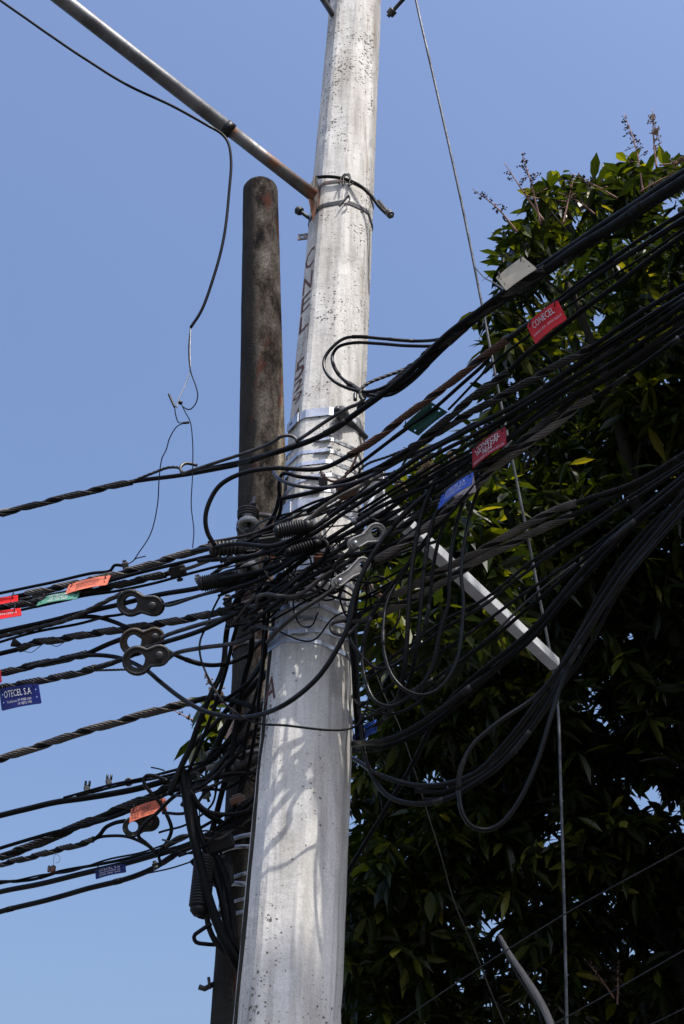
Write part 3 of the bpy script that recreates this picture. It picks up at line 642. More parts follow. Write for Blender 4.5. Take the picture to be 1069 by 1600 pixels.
cable('black cable forking down behind the middle thimble and drooping to the old pole', [(110, 966, 4.8), (148, 964), (180, 973), (205, 985, 4.7), (235, 1003), (257, 1015), (290, 1031), (322, 1039), (351, 1037, 4.75), (385, 1024), (408, 1002, 4.8)], 7, group=GL)
cable('thin black cable rising past the lower rim of the uppermost thimble', [(0, 1004, 4.95), (61, 986), (118, 976), (162, 964), (187, 961), (261, 943), (346, 923, 4.5), (420, 900, 4.3)], 4.5, ext=(7, 0), group=GL)
cable('long taped cable with a loose torn flap near the left edge', [(0, 1021, 4.95), (34, 1012), (50, 1004), (84, 1000), (126, 993), (180, 985), (227, 977), (272, 970), (317, 962), (360, 950, 4.5), (420, 935)], 8, ext=(7, 0), group=GL, grip=(30, 345, 6), gmat='gripd', pitch=.14)
mb = MB(); tube(mb, [P(37, 1011, 4.93), P(28, 1007, 4.9), P(19, 1003, 4.9)], [.005, .012, .02], 6, flat=(1, .25)); tube(mb, path([(38, 1018, 4.9), (50, 1019), (60, 1012), (72, 1004), (88, 1010), (100, 1004)]), .0015, 5)
tag(mb.build('tape_flap', 'blackplastic'), 'loose torn end of black tape sticking out above the blue nameplate', 'tape')
cable('wrapped cable forking at the middle thimble, second above the blue nameplate', [(0, 1053, 4.95), (42, 1043), (84, 1033), (135, 1022, 4.8), (150, 1016), (168, 1008), (195, 997, 4.68)], 8, ext=(7, 0), group=GL, grip=(-60, 138, 6), gmat='gripd')
cable('black cable holding the navy nameplate and rising over the lowest upper thimble', [(0, 1076, 4.95), (59, 1064), (114, 1053), (151, 1043), (194, 1029, 4.6), (250, 1006), (317, 984), (358, 963, 4.45), (400, 941), (450, 905, 4.22)], 8, 'gloss', ext=(7, 0), group=GL, grip=(-60, 150, 6), gmat='gripd')
cable('short strand tying the nameplate cable to the lowest upper thimble', [(145, 1047, 4.75), (165, 1047), (206, 1046, 4.6)], 4, 'gripd', name='steel_strand', twist=(3, .07, .3))
cable('steel rod pulling the uppermost thimble towards the old pole', [(250, 943, 4.62), (262, 946), (304, 933), (340, 922, 4.5), (400, 897, 4.4)], 5.5, 'dsteel', name='steel_rod', cat='rod', jitter=0)
cable('steel rod pulling the brown middle thimble towards the pole', [(250, 998, 4.62), (262, 992), (295, 981), (326, 972), (362, 962, 4.45), (385, 948), (420, 945, 4.3), (450, 940)], 7, 'dsteel', name='steel_rod', cat='rod', jitter=0)
cable('steel rod with a bright hooked tip pulling the lowest upper thimble', [(254, 1036, 4.62), (264, 1028), (274, 1021), (317, 1012), (362, 1006, 4.5), (385, 998), (395, 990), (390, 983), (400, 980, 4.4), (430, 983, 4.28)], 7, 'dsteel', name='steel_rod', cat='rod', jitter=0)
cable('boldly striped wrapped cable alone between the nameplate and the lower cables', [(0, 1186, 5.5), (60, 1166), (120, 1146), (180, 1129), (240, 1112), (290, 1100), (330, 1090, 5.0), (370, 1096), (405, 1108, 4.85), (450, 1125, 5.0)], 9, 'black2', ext=(7, 0), group=GL, grip=(-100, 300, 7), gmat='grip', pitch=.22)
cable('black cable slanting steeply down to the lower cable knot', [(400, 900, 4.5), (372, 935, 4.6), (356, 980, 4.75), (348, 1045, 4.8), (329, 1086), (310, 1130), (295, 1171), (278, 1207), (264, 1243, 4.9)], 9, group='cables crowding the pole')
cable('second slanting cable joining the steep one above the lower knot', [(420, 1010, 4.7), (398, 1055, 4.85), (350, 1115, 4.95), (320, 1146), (300, 1166), (287, 1187), (275, 1222, 4.9)], 8, group='cables crowding the pole')
cable('thick black cable under the pair of small bolt connectors', [(0, 1274, 5.7), (65, 1258), (131, 1247), (196, 1237), (246, 1224), (295, 1208), (330, 1188, 5.05), (365, 1150, 5.0), (395, 1110, 5.0), (440, 1080, 5.1)], 10, ext=(7, 0), group=GL)
cable('thin strand carrying the two bolt connectors and a small ring', [(100, 1247, 5.4), (144, 1235), (183, 1225), (229, 1215), (282, 1201), (320, 1190, 5.05)], 4, name='steel_strand', group=GL)
cable('short thin strand doubled just beneath the one with bolt connectors', [(120, 1244, 5.4), (170, 1232), (215, 1222), (285, 1206, 5.1), (330, 1195)], 4, group=GL)
cable('thickest wrapped cable sweeping up from the lower left into the old pole', [(0, 1338, 5.8), (33, 1328), (82, 1308), (131, 1288), (196, 1261), (262, 1232), (295, 1215), (327, 1186, 5.05), (345, 1150), (362, 1118), (385, 1085, 4.95), (420, 1050, 4.9), (460, 1030, 5.0)], 11, 'black2', ext=(7, 0), group=GL, grip=(-60, 330, 6), gmat='gripd', pitch=.28)
cable('plain cable tucked under the thickest wrapped one at lower left', [(0, 1325, 5.75), (79, 1302), (131, 1290), (203, 1268), (262, 1240, 5.2), (320, 1215)], 6, ext=(7, 0), group=GL)
cable('slim taped cable leading to the thimble behind the lower orange tag', [(0, 1351, 5.75), (65, 1334), (147, 1311, 5.4), (157, 1303), (164, 1294), (178, 1287), (195, 1283, 5.3)], 6.5, ext=(7, 0), group=GL, grip=(-60, 148, 5), gmat='gripd', pitch=.15)
cable('thin cable curving down from the taped cable to the knot', [(147, 1311, 5.4), (160, 1307), (196, 1307), (229, 1320), (246, 1335), (249, 1345, 5.25)], 5, 'gloss', group='cables crowding the pole')
cable('double thin cable passing over the small blue tag', [(0, 1377, 5.8), (49, 1375), (98, 1361), (196, 1342), (242, 1330), (278, 1314), (331, 1284, 5.1), (370, 1262)], 5, ext=(7, 0), group=GL)
cable('thin wire weaving along the double cable over the small blue tag', [(0, 1381, 5.8), (60, 1368), (110, 1362), (170, 1342), (230, 1330), (300, 1303, 5.1)], 3, name='thin_wire', cat='wire', ext=(7, 0))
cable('thick cable touching the top of the small blue tag', [(0, 1394, 5.8), (82, 1376), (147, 1361), (229, 1340), (262, 1330), (304, 1316, 5.15), (350, 1288), (392, 1250, 5.0), (440, 1220, 5.1)], 9, 'gloss', ext=(7, 0), group=GL)
cable('lowest thick cable on the left', [(0, 1425, 5.9), (98, 1399), (196, 1373), (242, 1356), (278, 1333), (311, 1317), (350, 1291, 5.1), (395, 1262, 5.0), (440, 1240, 5.1)], 9, 'gloss', ext=(7, 0), group=GL)
cable('hair-thin wire under the bend of the lowest thick cable', [(225, 1366, 5.3), (262, 1358), (301, 1345, 5.15)], 2.4, name='thin_wire', cat='wire')
KN = 'cables crowding the pole'
for lab, pts, wq, mt in (
    ('looping cable forming a C beside the lower orange tag', [(262, 1221, 5.1), (240, 1212), (228, 1213), (226, 1223), (236, 1238), (249, 1253), (262, 1276), (268, 1296), (262, 1314), (250, 1330, 5.2)], 6, 'gloss'),
    ('cable bending like a hook in front of the lower orange tag', [(285, 1235, 5.0), (268, 1248), (242, 1274), (225, 1289), (216, 1306), (229, 1318), (246, 1334, 5.15)], 6, 'gloss'),
    ('broad black strap falling past the ribbed closure', [(283, 1203, 4.9), (290, 1240), (299, 1290), (311, 1345), (325, 1400), (342, 1450), (362, 1490, 5.0), (385, 1530, 5.1), (400, 1560, 5.2)], 15, 'black'),
    ('black cable falling beside the broad strap', [(292, 1205, 4.95), (300, 1250), (312, 1300), (330, 1350), (345, 1400), (355, 1450), (372, 1485, 5.05), (395, 1515, 5.2)], 10, 'black'),
    ('cable arching from the pale pole over the lower spool insulators', [(440, 1208, 5.1), (400, 1208, 5.0), (370, 1208), (345, 1212), (318, 1222), (300, 1235), (285, 1260, 5.0)], 7, 'gloss'),
    ('upper cable arc cupped under the lower spool insulators', [(300, 1238, 4.95), (310, 1256), (325, 1268), (350, 1272), (380, 1268), (402, 1258, 5.0), (440, 1245, 5.1)], 7, 'gloss'),
    ('lower cable arc cupped under the lower spool insulators', [(294, 1225, 4.95), (306, 1254), (322, 1270), (340, 1281), (352, 1290), (357, 1300, 5.1)], 10, 'gloss'),
    ('cable crossing from the lower knot up to the pale pole edge', [(300, 1350, 5.1), (330, 1325), (360, 1300), (385, 1275), (405, 1255, 5.0), (440, 1230, 5.1)], 10, 'black'),
    ('cable hugging the old pole down to the lower bands', [(300, 1310, 5.05), (330, 1330), (350, 1370), (360, 1420), (368, 1480, 5.1), (390, 1530, 5.15)], 14, 'black'),
    ('small loop bulging left under the ribbed closure', [(304, 1415, 5.0), (304, 1425), (312, 1432), (328, 1433), (340, 1424, 5.05)], 6, 'black'),
    ('pointed loop sticking out left below the ribbed closure', [(330, 1443, 5.0), (315, 1453), (303, 1463), (306, 1472), (320, 1475), (340, 1476, 5.05)], 6.5, 'gloss'),
    ('cable curling round the foot of the ribbed closure to the pale pole', [(328, 1380, 4.98), (323, 1420), (325, 1445), (336, 1470), (352, 1488), (375, 1498, 5.05), (410, 1500, 5.15)], 9, 'gloss'),
    ('cable slipping behind the pale pole above the lower insulators', [(440, 1140, 5.1), (405, 1140, 5.0), (380, 1155), (355, 1180), (335, 1205), (310, 1225), (285, 1245, 5.0)], 8, 'gloss'),
    ('cable slipping behind the pale pole just below the previous bend', [(440, 1162, 5.1), (405, 1162, 5.0), (375, 1175), (350, 1198), (325, 1222, 4.98), (290, 1240)], 6, 'gloss'),
    ('thin tie wire hanging free inside the lower knot', [(311, 1262, 5.0), (312, 1290), (311, 1312, 5.0)], 1.8, 'black')):
    cable(lab, pts, wq, mt, group=KN)
# extra crossing cables in the knot
rnd = random.Random(5)
for lab, pts, wq in (
    ('short dark cable twisted through the knot beside the upper insulator', [(330, 900, 4.55), (360, 880), (400, 868, 4.45), (430, 850), (470, 842, 4.25)], 7),
    ('short dark cable twisted through the knot under the lower insulator disc', [(350, 915, 4.5), (390, 905), (430, 880, 4.3), (465, 870), (510, 842, 4.15)], 8),
    ('dark cable slipping from the knot behind the lower bands', [(345, 960, 4.6), (385, 955), (410, 925, 4.35), (440, 900), (480, 870, 4.2)], 8),
    ('dark cable falling from the knot along the old pole', [(420, 870, 4.5), (405, 920), (395, 970), (392, 1020, 4.75), (382, 1060, 4.85), (372, 1120, 4.95), (360, 1190, 5.0), (342, 1255, 5.05), (330, 1300, 5.08)], 9),
    ('thinner dark cable falling from the knot along the old pole', [(430, 905, 4.4), (415, 950), (412, 1000), (408, 1050, 4.6), (397, 1100, 4.85), (384, 1160, 4.98), (372, 1240, 5.05), (350, 1310, 5.08)], 6),
    ('dark cable dropping from the clamp block to the slanting cables', [(375, 930, 4.6), (372, 970), (362, 1005), (352, 1050, 4.75), (334, 1110, 4.85), (315, 1160, 4.9), (292, 1212, 4.95)], 6),
    ('dark cable crossing low between the old pole and the pale pole', [(330, 1105, 4.9), (365, 1085), (395, 1060, 4.7), (412, 1030, 4.55)], 6),
    ('dark cable tight against the left chamfer of the pale pole', [(440, 895, 4.3), (425, 935), (418, 975, 4.4), (412, 1030), (405, 1090, 4.65), (398, 1150, 4.85), (385, 1210, 5.0), (360, 1275, 5.05)], 6),
    ('dark cable looping over the ribbed coil on the pole', [(430, 868, 4.2), (455, 850), (490, 842), (512, 850, 4.1), (505, 872), (480, 890, 4.15)], 6)):
    cable(lab, pts, wq, 'black', group=KN)

rnt = random.Random(21); TG = 'thin dark wires tangled at the pole centre'
for k in range(30):
    y0 = rnt.uniform(845, 1005); y2 = y0-rnt.uniform(60, 170); x0 = rnt.uniform(325, 400); x2 = rnt.uniform(555, 690); Yb = rnt.uniform(4.2, 4.29)
    pts = [(x0, y0, rnt.uniform(4.35, 4.6))]
    for j in range(1, 5):
        t = j/5; pts.append((x0+(x2-x0)*t+rnt.gauss(0, 12), y0+(y2-y0)*t+rnt.gauss(0, 13), Yb+rnt.uniform(-.04, .05)) if j in (2, 3) else (x0+(x2-x0)*t, y0+(y2-y0)*t+rnt.gauss(0, 10)))
    pts.append((x2, y2, rnt.uniform(3.95, 4.1)))
    cable('thin dark wire in the tangle wrapped across the middle of both poles', pts, rnt.uniform(2.4, 5.5), rnt.choice(('black', 'black', 'black2', 'gloss', 'gripd')), name='tangled_wire', cat='wire', group=TG, jitter=.012, sides=7)
for k in range(7):
    x0 = rnt.uniform(400, 600); y0 = rnt.uniform(860, 960); rx = rnt.uniform(16, 34); ry = rnt.uniform(22, 48); Yb = rnt.uniform(4.2, 4.28); a0 = rnt.uniform(0, 6.28); n_ = rnt.randint(7, 12)
    pts = [(x0+rx*math.cos(a0+j*.75)*(1+.04*j), y0+ry*math.sin(a0+j*.75)+j*2.5, Yb+.02*math.sin(j)) for j in range(n_)]
    cable('small loose wire curl in the tangle at the pole centre', pts, rnt.uniform(2.2, 4), 'black', name='wire_curl', cat='wire', group='loose wire curls at the pole centre', jitter=.006, sides=7)
for k in range(12):
    x0 = rnt.uniform(240, 290); y0 = rnt.uniform(1215, 1340); pts = [(x0, y0, 5.05), (x0+rnt.uniform(25, 45), y0-rnt.uniform(-12, 25), 4.98), (x0+rnt.uniform(60, 85), y0-rnt.uniform(0, 50), 5.0), (x0+rnt.uniform(95, 120), y0-rnt.uniform(10, 90), 5.02), (430, y0-rnt.uniform(40, 120), 5.1)]
    cable('thin dark wire in the lower knot between the old pole and the pale one', pts, rnt.uniform(2.5, 5.5), rnt.choice(('black', 'gloss', 'gripd')), name='tangled_wire', cat='wire', group='thin dark wires in the lower knot', jitter=.012, sides=7)

# ---- guy wire, strut, thin wires
guyp = [(628, -110, 4.9), (650, 0, 4.95), (682, 140, 5.05), (722, 320, 5.2), (752, 470, 5.32), (775, 590, 5.42), (797, 700, 5.52), (815, 790, 5.6), (833, 880, 5.7), (850, 970, 5.8), (864, 1043, 5.88), (871, 1090, 5.9), (877, 1250, 5.95), (882, 1420, 6.0), (886, 1600, 6.05)]
s = path(guyp); e = s[-1]; dd = (s[-1]-s[-4]).normalized(); s.append(e+dd*(e.z/abs(dd.z)))
mb = MB(); tube(mb, resample(s, .008), .0072, 18, lobes=6, amp=.34, pitch=.075); tag(mb.build('guy_wire', 'strand'), 'twisted galvanised guy wire running top to bottom past the outer end of the strut', 'guy wire')
s0 = P(588, 776, 4.62); s1 = P(867, 1038, 5.86); dr = (s1-s0).normalized(); side = Vector((dr.y, -dr.x, 0)).normalized()
strut = empty('guy_strut', s0, 'straight pale square strut reaching out from the pale pole to the guy wire', 'strut')
mb = MB(); box(mb, (s0+s1)/2, dr, side, Vector((0, 0, 1)), (s1-s0).length, .052, .052, .05); mb.build('bar', 'strut', strut)
mb = MB(); lathe(mb, s1+dr*.002-Vector((0, 0, .01)), dr, [(.026, 0), (.026, .012), (.012, .03), (.006, .034)], 12); mb.build('end_cap', 'rsteel', strut)
mb = MB(); box(mb, P(585, 770, 4.58), Vector((0, 0, 1)), side, dr, .22, .1, .012); mb.build('base_plate', 'steel', strut)
cable('thin pale wire crossing low over the dark tree to the frame bottom', [(560, 1640, 6.2), (620, 1600, 6), (700, 1545), (880, 1430), (1069, 1325, 4.6)], 2, 'gripd', ext=(3, 3), name='thin_wire', cat='wire', jitter=0)
cable('second thin wire crossing the bottom right corner above the lowest one', [(800, 1636, 5.9), (890, 1587), (1069, 1485, 4.9)], 2, 'gripd', ext=(3, 3), name='thin_wire', cat='wire', jitter=0)
cable('lowest thin wire cutting the bottom right corner', [(960, 1628, 5.6), (1015, 1602), (1069, 1576, 5.2)], 1.8, 'gripd', ext=(3, 3), name='thin_wire', cat='wire', jitter=0)
cable('thin wire dropping in slight kinks through the loops and down over the tree', [(583, 1040, 4.7), (602, 1090, 4.75), (622, 1130), (640, 1180), (668, 1270), (690, 1340), (710, 1410), (740, 1480), (765, 1545), (790, 1605), (810, 1660, 5.2)], 2, 'gripd', name='thin_wire', cat='wire', ext=(0, .8), jitter=0)
cable('fine twig-like wire joining the guy wire to the bleached tag', [(741, 416, 5.2), (755, 432, 4.8), (772, 442, 4.0), (792, 455, 3.55)], 2.2, 'gripd', name='thin_wire', cat='wire', jitter=0)
mb = MB(); pp = path([(781, 1462, 6.2), (799, 1494), (822, 1529), (845, 1566), (863, 1606), (878, 1650, 5.9)], sub=6); pp = pp+[Vector((pp[-1].x+.1, pp[-1].y, 0))]
tube(mb, pp, [px2m(2.6, pp[0])+(px2m(5.6, pp[0])-px2m(2.6, pp[0]))*min(1, i/14) for i in range(len(pp))], 12)
tag(mb.build('broken_pipe', 'pvc'), 'pale weathered pipe with a broken tip leaning up at the bottom right', 'pipe')
cable('thin black wire hanging beside the broken pipe', [(779, 1466, 6.15), (786, 1480), (795, 1500), (812, 1530), (838, 1570, 6.0), (850, 1610)], 3, name='thin_wire', cat='wire')

# ---- lamp arm
arm0 = P(492, 307, 4.33); arm1 = P(92, -5, 3.72); ad = (arm1-arm0).normalized()
arm = empty('lamp_arm', arm0, 'long galvanised lamp arm rising from the pale pole to the upper left, rusty foot', 'lamp arm')
mid = P(356, 204, 4.12); mid = arm0+ad*(mid-arm0).dot(ad)
mb = MB(); tube(mb, [arm0, arm0.lerp(mid, .5), mid+ad*.02], px2m(20, arm0)/2, 20); mb.build('lower_pipe', 'rsteel', arm)
mb = MB(); tube(mb, [mid-ad*.01, mid, (mid+arm1)/2, arm1, arm1+ad*1.8], [px2m(20, arm0)/2, px2m(23, mid)/2, px2m(23.5, mid)/2, px2m(24.5, mid)/2, px2m(25, mid)/2], 24); mb.build('upper_pipe', 'pipe', arm)
mb = MB(); tube(mb, [mid-ad*.016, mid+ad*.022], px2m(25, mid)/2, 20); mb.build('tape_wrap', 'blackplastic', arm)
mb = MB(); c = P(494, 303, 4.37); box(mb, c, axis, Vector((.3, 1, 0)), Vector((1, 0, 0)), .15, .09, .008, .1)
tri = [P(493, 312, 4.34), P(478, 303, 4.33), P(494, 345, 4.36), P(494, 279, 4.38), P(482, 292, 4.3)]
mb.build('base_plate', 'rsteel', arm)
mb = MB(); a_, b_, c_ = P(496, 276, 4.36), P(480, 291, 4.3), P(496, 300, 4.36); nn = Vector((0, .006, 0)); mb.add([a_, b_, c_, a_+nn, b_+nn, c_+nn], [(0, 1, 2), (5, 4, 3), (0, 3, 4, 1), (1, 4, 5, 2), (2, 5, 3, 0)], 0, False)
a_, b_, c_ = P(496, 315, 4.36), P(482, 310, 4.3), P(490, 348, 4.38); mb.add([a_, b_, c_, a_+nn, b_+nn, c_+nn], [(0, 1, 2), (5, 4, 3), (0, 3, 4, 1), (1, 4, 5, 2), (2, 5, 3, 0)], 0, False); mb.build('gusset', 'rsteel', arm)
cable('short thick cable strapped round the pole clamp at the foot of the lamp arm', [(495, 277, 4.38), (515, 276, 4.35), (540, 280, 4.345), (562, 290), (580, 306, 4.36), (592, 322, 4.36), (604, 334, 4.35)], 5.5, 'black2', jitter=0)
mb = MB(); tube(mb, path([(530, 287, 4.335), (534, 277), (540, 272), (547, 279), (545, 290), (552, 286)]), .004, 6); tube(mb, path([(536, 290, 4.335), (538, 276), (545, 272), (549, 283)]), .004, 6)
tag(mb.build('wire_tie', 'blackplastic'), 'black wire tie knotted on the short cable at the upper pole clamp', 'wire tie')
mb = MB(); tube(mb, path([(530, 322, 4.34), (537, 314), (545, 306), (546, 313), (538, 322)]), .006, 6, flat=(1, .4)); tag(mb.build('strap_end', 'dsteel'), 'curled free end of steel strap standing off the pole below the lamp arm', 'strap end')
# service drop from the arm
cable('black service wire sagging from the upper left corner to the lamp arm and down', [(0, 0, 3.95), (60, 42), (130, 90), (200, 133), (270, 166), (325, 196, 4.0), (345, 208, 4.02), (356, 222), (361, 250), (358, 300, 4.08), (350, 370), (335, 430), (315, 485), (298, 512, 4.2)], 4.4, 'black', ext=(3, 0), name='service_wire', cat='wire', jitter=.002)
cable('dark thin tail of the service wire ending in a small curl', [(298, 510, 4.2), (295, 545), (298, 580), (306, 603), (309, 618), (305, 632), (296, 640), (286, 636, 4.25)], 2, 'black', name='thin_wire', cat='wire', jitter=0)
cable('silvery thin tail hanging beside the dark one from the service wire', [(298, 512, 4.2), (297, 550), (297, 580), (288, 605), (279, 625), (276, 637, 4.25)], 1.8, 'silverwire', name='thin_wire', cat='wire', jitter=0)
for i, (lab, pts) in enumerate((('slanting black crimp connector at the end of the hanging wire tails', [(264, 616, 4.25), (268, 625), (273, 636)]), ('small square crimp connector at the end of the dark wire curl', [(281, 628, 4.25), (283, 630)]), ('crimp connector joining the two lowest thin wires', [(286, 661, 4.25), (296, 660)]))):
    mb = MB(); tube(mb, path(pts), .0085 if i == 1 else .005, 8); tag(mb.build('crimp_connector', 'blackplastic'), lab, 'connector', 'crimp connectors on the thin wires')
cable('thin wire falling straight from the crimp connectors to the wrapped cables', [(283, 630, 4.25), (290, 645), (297, 658), (301, 690), (301, 740), (299, 790), (303, 830), (301, 856, 4.55)], 1.7, 'blue_black', name='thin_wire', cat='wire', jitter=0)
cable('thin wire swinging left from the crimp connectors down to the small clamp', [(273, 637, 4.25), (275, 650), (279, 660), (286, 661), (276, 667), (265, 685), (260, 702), (253, 717), (249, 745), (246, 790), (235, 835), (216, 865), (209, 876, 4.68)], 1.8, 'blue_black', name='thin_wire', cat='wire', jitter=0)

# ================================================================== HARDWARE
def px_frame(a, b, Y):
    p0, p1 = P(*a, Y), P(*b, Y); ux = (p1-p0).normalized(); view = (p0-Vector((0, 0, CAMH))).normalized()
    uy = ux.cross(view).normalized(); uy = uy if uy.z > 0 else -uy
    return p0, p1, ux, uy, ux.cross(uy).normalized()
def thimble(a, b, R1, R2, Y, label, mat, bm='dsteel', thick=.036, hole=.58):
    """strain thimble/clevis: big eye at pixel a, bolt end at pixel b"""
    p0, p1, ux, uy, nn = px_frame(a, b, Y); L = (p1-p0).length; r1 = px2m(R1, p0); r2 = px2m(R2, p0)
    e = empty('strain_clevis', p0, label, 'cable clevis', 'steel clevises on the cable ends')
    out_ = [(math.cos(t)*r1, math.sin(t)*r1) for t in [math.radians(x) for x in range(70, 291, 20)]]
    out_ += [(L*.52, -r2*.82)]+[(L+math.cos(t)*r2, math.sin(t)*r2) for t in [math.radians(x) for x in range(-90, 91, 20)]]+[(L*.52, r2*.82)]
    def mp(u, v): return p0+ux*u+uy*v, nn
    for sgn in (-1, 1):
        mb = MB()
        plate(mb, out_, [circ(0, 0, r1*hole*.95, r1*hole)], lambda u, v: (p0+ux*u+uy*v+nn*sgn*thick*.35, nn), .006); mb.build('side_plate', mat, e)
    mb = MB(); rim = [p0+ux*math.cos(t)*r1*.8+uy*math.sin(t)*r1*.8 for t in [2*math.pi*k/28 for k in range(28)]]
    tube(mb, rim, r1*.2, 10, closed=True, flat=(1, 1.6)); mb.build('eye', mat, e)
    edge = []
    for x, y in out_: edge.append(p0+ux*x*.97+uy*y*.93)
    for sgn in (-1, 1):
        mb = MB(); tube(mb, [q+nn*sgn*thick*.42 for q in edge], r1*.13, 8, closed=True); mb.build('rim', mat, e)
    mb = MB(); lathe(mb, p1-nn*thick*.9, nn, [(r2*.36, 0), (r2*.42, .002), (r2*.42, .010), (r2*.25, .011), (r2*.25, thick*1.7), (r2*.42, thick*1.7), (r2*.42, thick*1.7+.012), (r2*.34, thick*1.7+.014)], 6); mb.build('bolt', bm, e)
    return e
thimble((205, 942), (241, 947), 20, 15, 4.62, 'uppermost dark steel clevis with a big eye, above two others left of the old pole', 'iron')
thimble((210, 1003), (242, 995), 21, 14, 4.64, 'brown rusty clevis, middle of the three left of the old pole', 'rust_iron', 'dsteel')
thimble((215, 1032), (249, 1024), 22, 16, 4.56, 'grey clevis with a greenish bolt, lowest of the three left of the old pole', 'iron', 'dsteel')
thimble((208, 1292), (236, 1285), 15, 13, 5.3, 'small dark clevis half hidden behind the lower orange tag', 'iron')
thimble((587, 833), (553, 850), 15, 9, 4.0, 'pale cast clevis with a wide eye in front of the pole edge', 'alu', 'steel', .03, .6)
thimble((565, 884), (527, 910), 12, 8, 4.02, 'pale cast clevis seen edge-on just below the wide-eyed one', 'alu', 'steel', .045, .5)
def spool(px, py, Y, R, label, tilt=(0.12, .12, 1)):
    c = P(px, py, Y); r = px2m(R, c); e = empty('spool_insulator', c, label, 'insulator', 'porcelain spool insulators'); ax = Vector(tilt).normalized()
    mb = MB(); lathe(mb, c, ax, [(r*.35, .03), (r*.5, .006), (r*.84, -.002), (r*.97, .002), (r, .01), (r*.97, .022), (r*.8, .034), (r*.62, .04), (r*.58, .056), (r*.72, .064), (r*.72, .08), (r*.4, .088)], 28); mb.build('spool', 'porcelain', e)
    mb = MB(); lathe(mb, c-ax*.03, ax, [(.010, 0), (.017, .003), (.017, .014), (.008, .016), (.008, .15), (.014, .151), (.014, .165), (.008, .168), (.008, .2)], 8); mb.build('bolt', 'dsteel', e)
    mb = MB(); back = Vector((.1, 1, 0)); 
    for z in (-.012, .1):
        mb = MB(); box(mb, c+ax*z+back*.08, back, ax.cross(back), ax, .14, .025, .006); mb.build('bracket', 'dsteel', e)
    return e
spool(388, 823, 4.98, 17, 'round porcelain insulator on the old pole, upper of two')
spool(388, 893, 4.98, 17, 'round porcelain insulator on the old pole just below the first')
mb = MB(); 
for k in range(3): tube(mb, [P(388, 800+k*4, 4.98)+Vector((math.cos(t)*.042, math.sin(t)*.042, 0)) for t in [2*math.pi*j/20 for j in range(20)]], .006, 6, closed=True)
tag(mb.build('wire_coil', 'gripd'), 'tight coil of wire wound round the upper porcelain insulator', 'wire coil')
for i, (x, y, l) in enumerate(((333, 1203, 'leftmost small porcelain knob above the arched cable'), (350, 1196, 'middle small porcelain knob above the arched cable'), (364, 1188, 'rightmost small porcelain knob above the arched cable'), (320, 1236, 'lone porcelain knob below the arched cable'))):
    c = P(x, y, 5.08); e = empty('knob_insulator', c, l, 'insulator', 'small porcelain knobs'); ax = Vector((-.3, -.5, .6)).normalized(); q = .8 if i == 3 else 1
    mb = MB(); lathe(mb, c, ax, [(.012*q, -.03), (.022*q, -.026), (.024*q, -.01), (.014*q, 0), (.024*q, .01), (.024*q, .025), (.01*q, .03)], 18); mb.build('knob', 'porcelain', e)
    mb = MB(); lathe(mb, c-ax*.045, ax, [(.006, 0), (.006, .12)], 8); mb.build('pin', 'rsteel', e)
def ribbed(a, b, Wpx, Y, label, ribs=9, mat='blackplastic', name='splice_closure', cat='cable clamp', coil=False, solid=.8):
    p0, p1, ux, uy, nn = px_frame(a, b, Y); L = (p1-p0).length; r = px2m(Wpx, p0)/2
    e = empty(name, p0, label, cat); mb = MB()
    prof = []
    for k in range(ribs):
        t0 = L*k/ribs; t1 = L*(k+.55)/ribs; t2 = L*(k+.6)/ribs; t3 = L*(k+.98)/ribs; prof += [(r, t0), (r, t1), (r*solid, t2), (r*solid, t3)]
    lathe(mb, p0, ux, prof, 20); mb.build('ribbed_body', mat, e)
    mb = MB(); lathe(mb, p0-ux*.012, ux, [(r*.5, -.01), (r*.85, 0), (r*.85, .011)], 16); mb.build('end_cap', mat, e); mb = MB(); lathe(mb, p1, ux, [(r*.85, .0005), (r*.85, .014), (r*.5, .03)], 16); mb.build('end_cap', mat, e)
    return e
ribbed((336, 858), (372, 856), 25, 4.38, 'stubby clamp with bright ribs where the big looped cable meets the old pole', 6, 'gripd', solid=.7)
ribbed((438, 830), (476, 823), 25, 4.12, 'black ribbed splice box lying across the pole below the wide clamp', 10)
ribbed((456, 862), (490, 851), 18, 4.1, 'dark coil of tape-ribbed cable under the ribbed splice box', 8, 'black', solid=.65)
ribbed((318, 912), (362, 903), 26, 4.45, 'long black clamp block with fine teeth left of the lower insulator', 14, solid=.88)
ribbed((320, 1345), (312, 1418), 34, 5.0, 'black ribbed closure hanging upright beside the broad strap', 16, solid=.9)
ribbed((368, 1200), (404, 1187), 16, 5.0, 'finely ribbed dark sleeve beside the small porcelain knobs', 12, 'gripd', solid=.75)
def junk(c, Y, W, H, label, name, cat, mat='blackplastic', ang=0, lug=True):
    p = P(*c, Y); p0, p1, ux, uy, nn = px_frame(c, (c[0]+20*math.cos(ang), c[1]-20*math.sin(ang)), Y); e = empty(name, p, label, cat)
    mb = MB(); box(mb, p, ux, uy, nn, px2m(W, p), px2m(H, p), px2m(min(W, H)*.8, p), .2); mb.build('body', mat, e)
    mb = MB(); lathe(mb, p-uy*px2m(H*.8, p), uy, [(.007, 0), (.012, .002), (.012, .012), (.006, .013), (.006, px2m(H*1.5, p))], 8); mb.build('bolt', 'dsteel', e)
    mb = MB(); box(mb, p+uy*px2m(H*.5, p)+uy*.004, ux, uy, nn, px2m(W*.6, p), .008, px2m(min(W, H)*.5, p), .2); mb.build('lid', mat, e)
    return e
junk((278, 893), 4.58, 26, 20, 'black box-shaped clamp gripping the lumpy wrapped cable', 'cable_clamp', 'cable clamp', ang=.25)
junk((196, 884), 4.68, 10, 12, 'small dark bolted clamp at the end of the thin cable above the orange tag', 'cable_clamp', 'cable clamp', 'dsteel', .2)
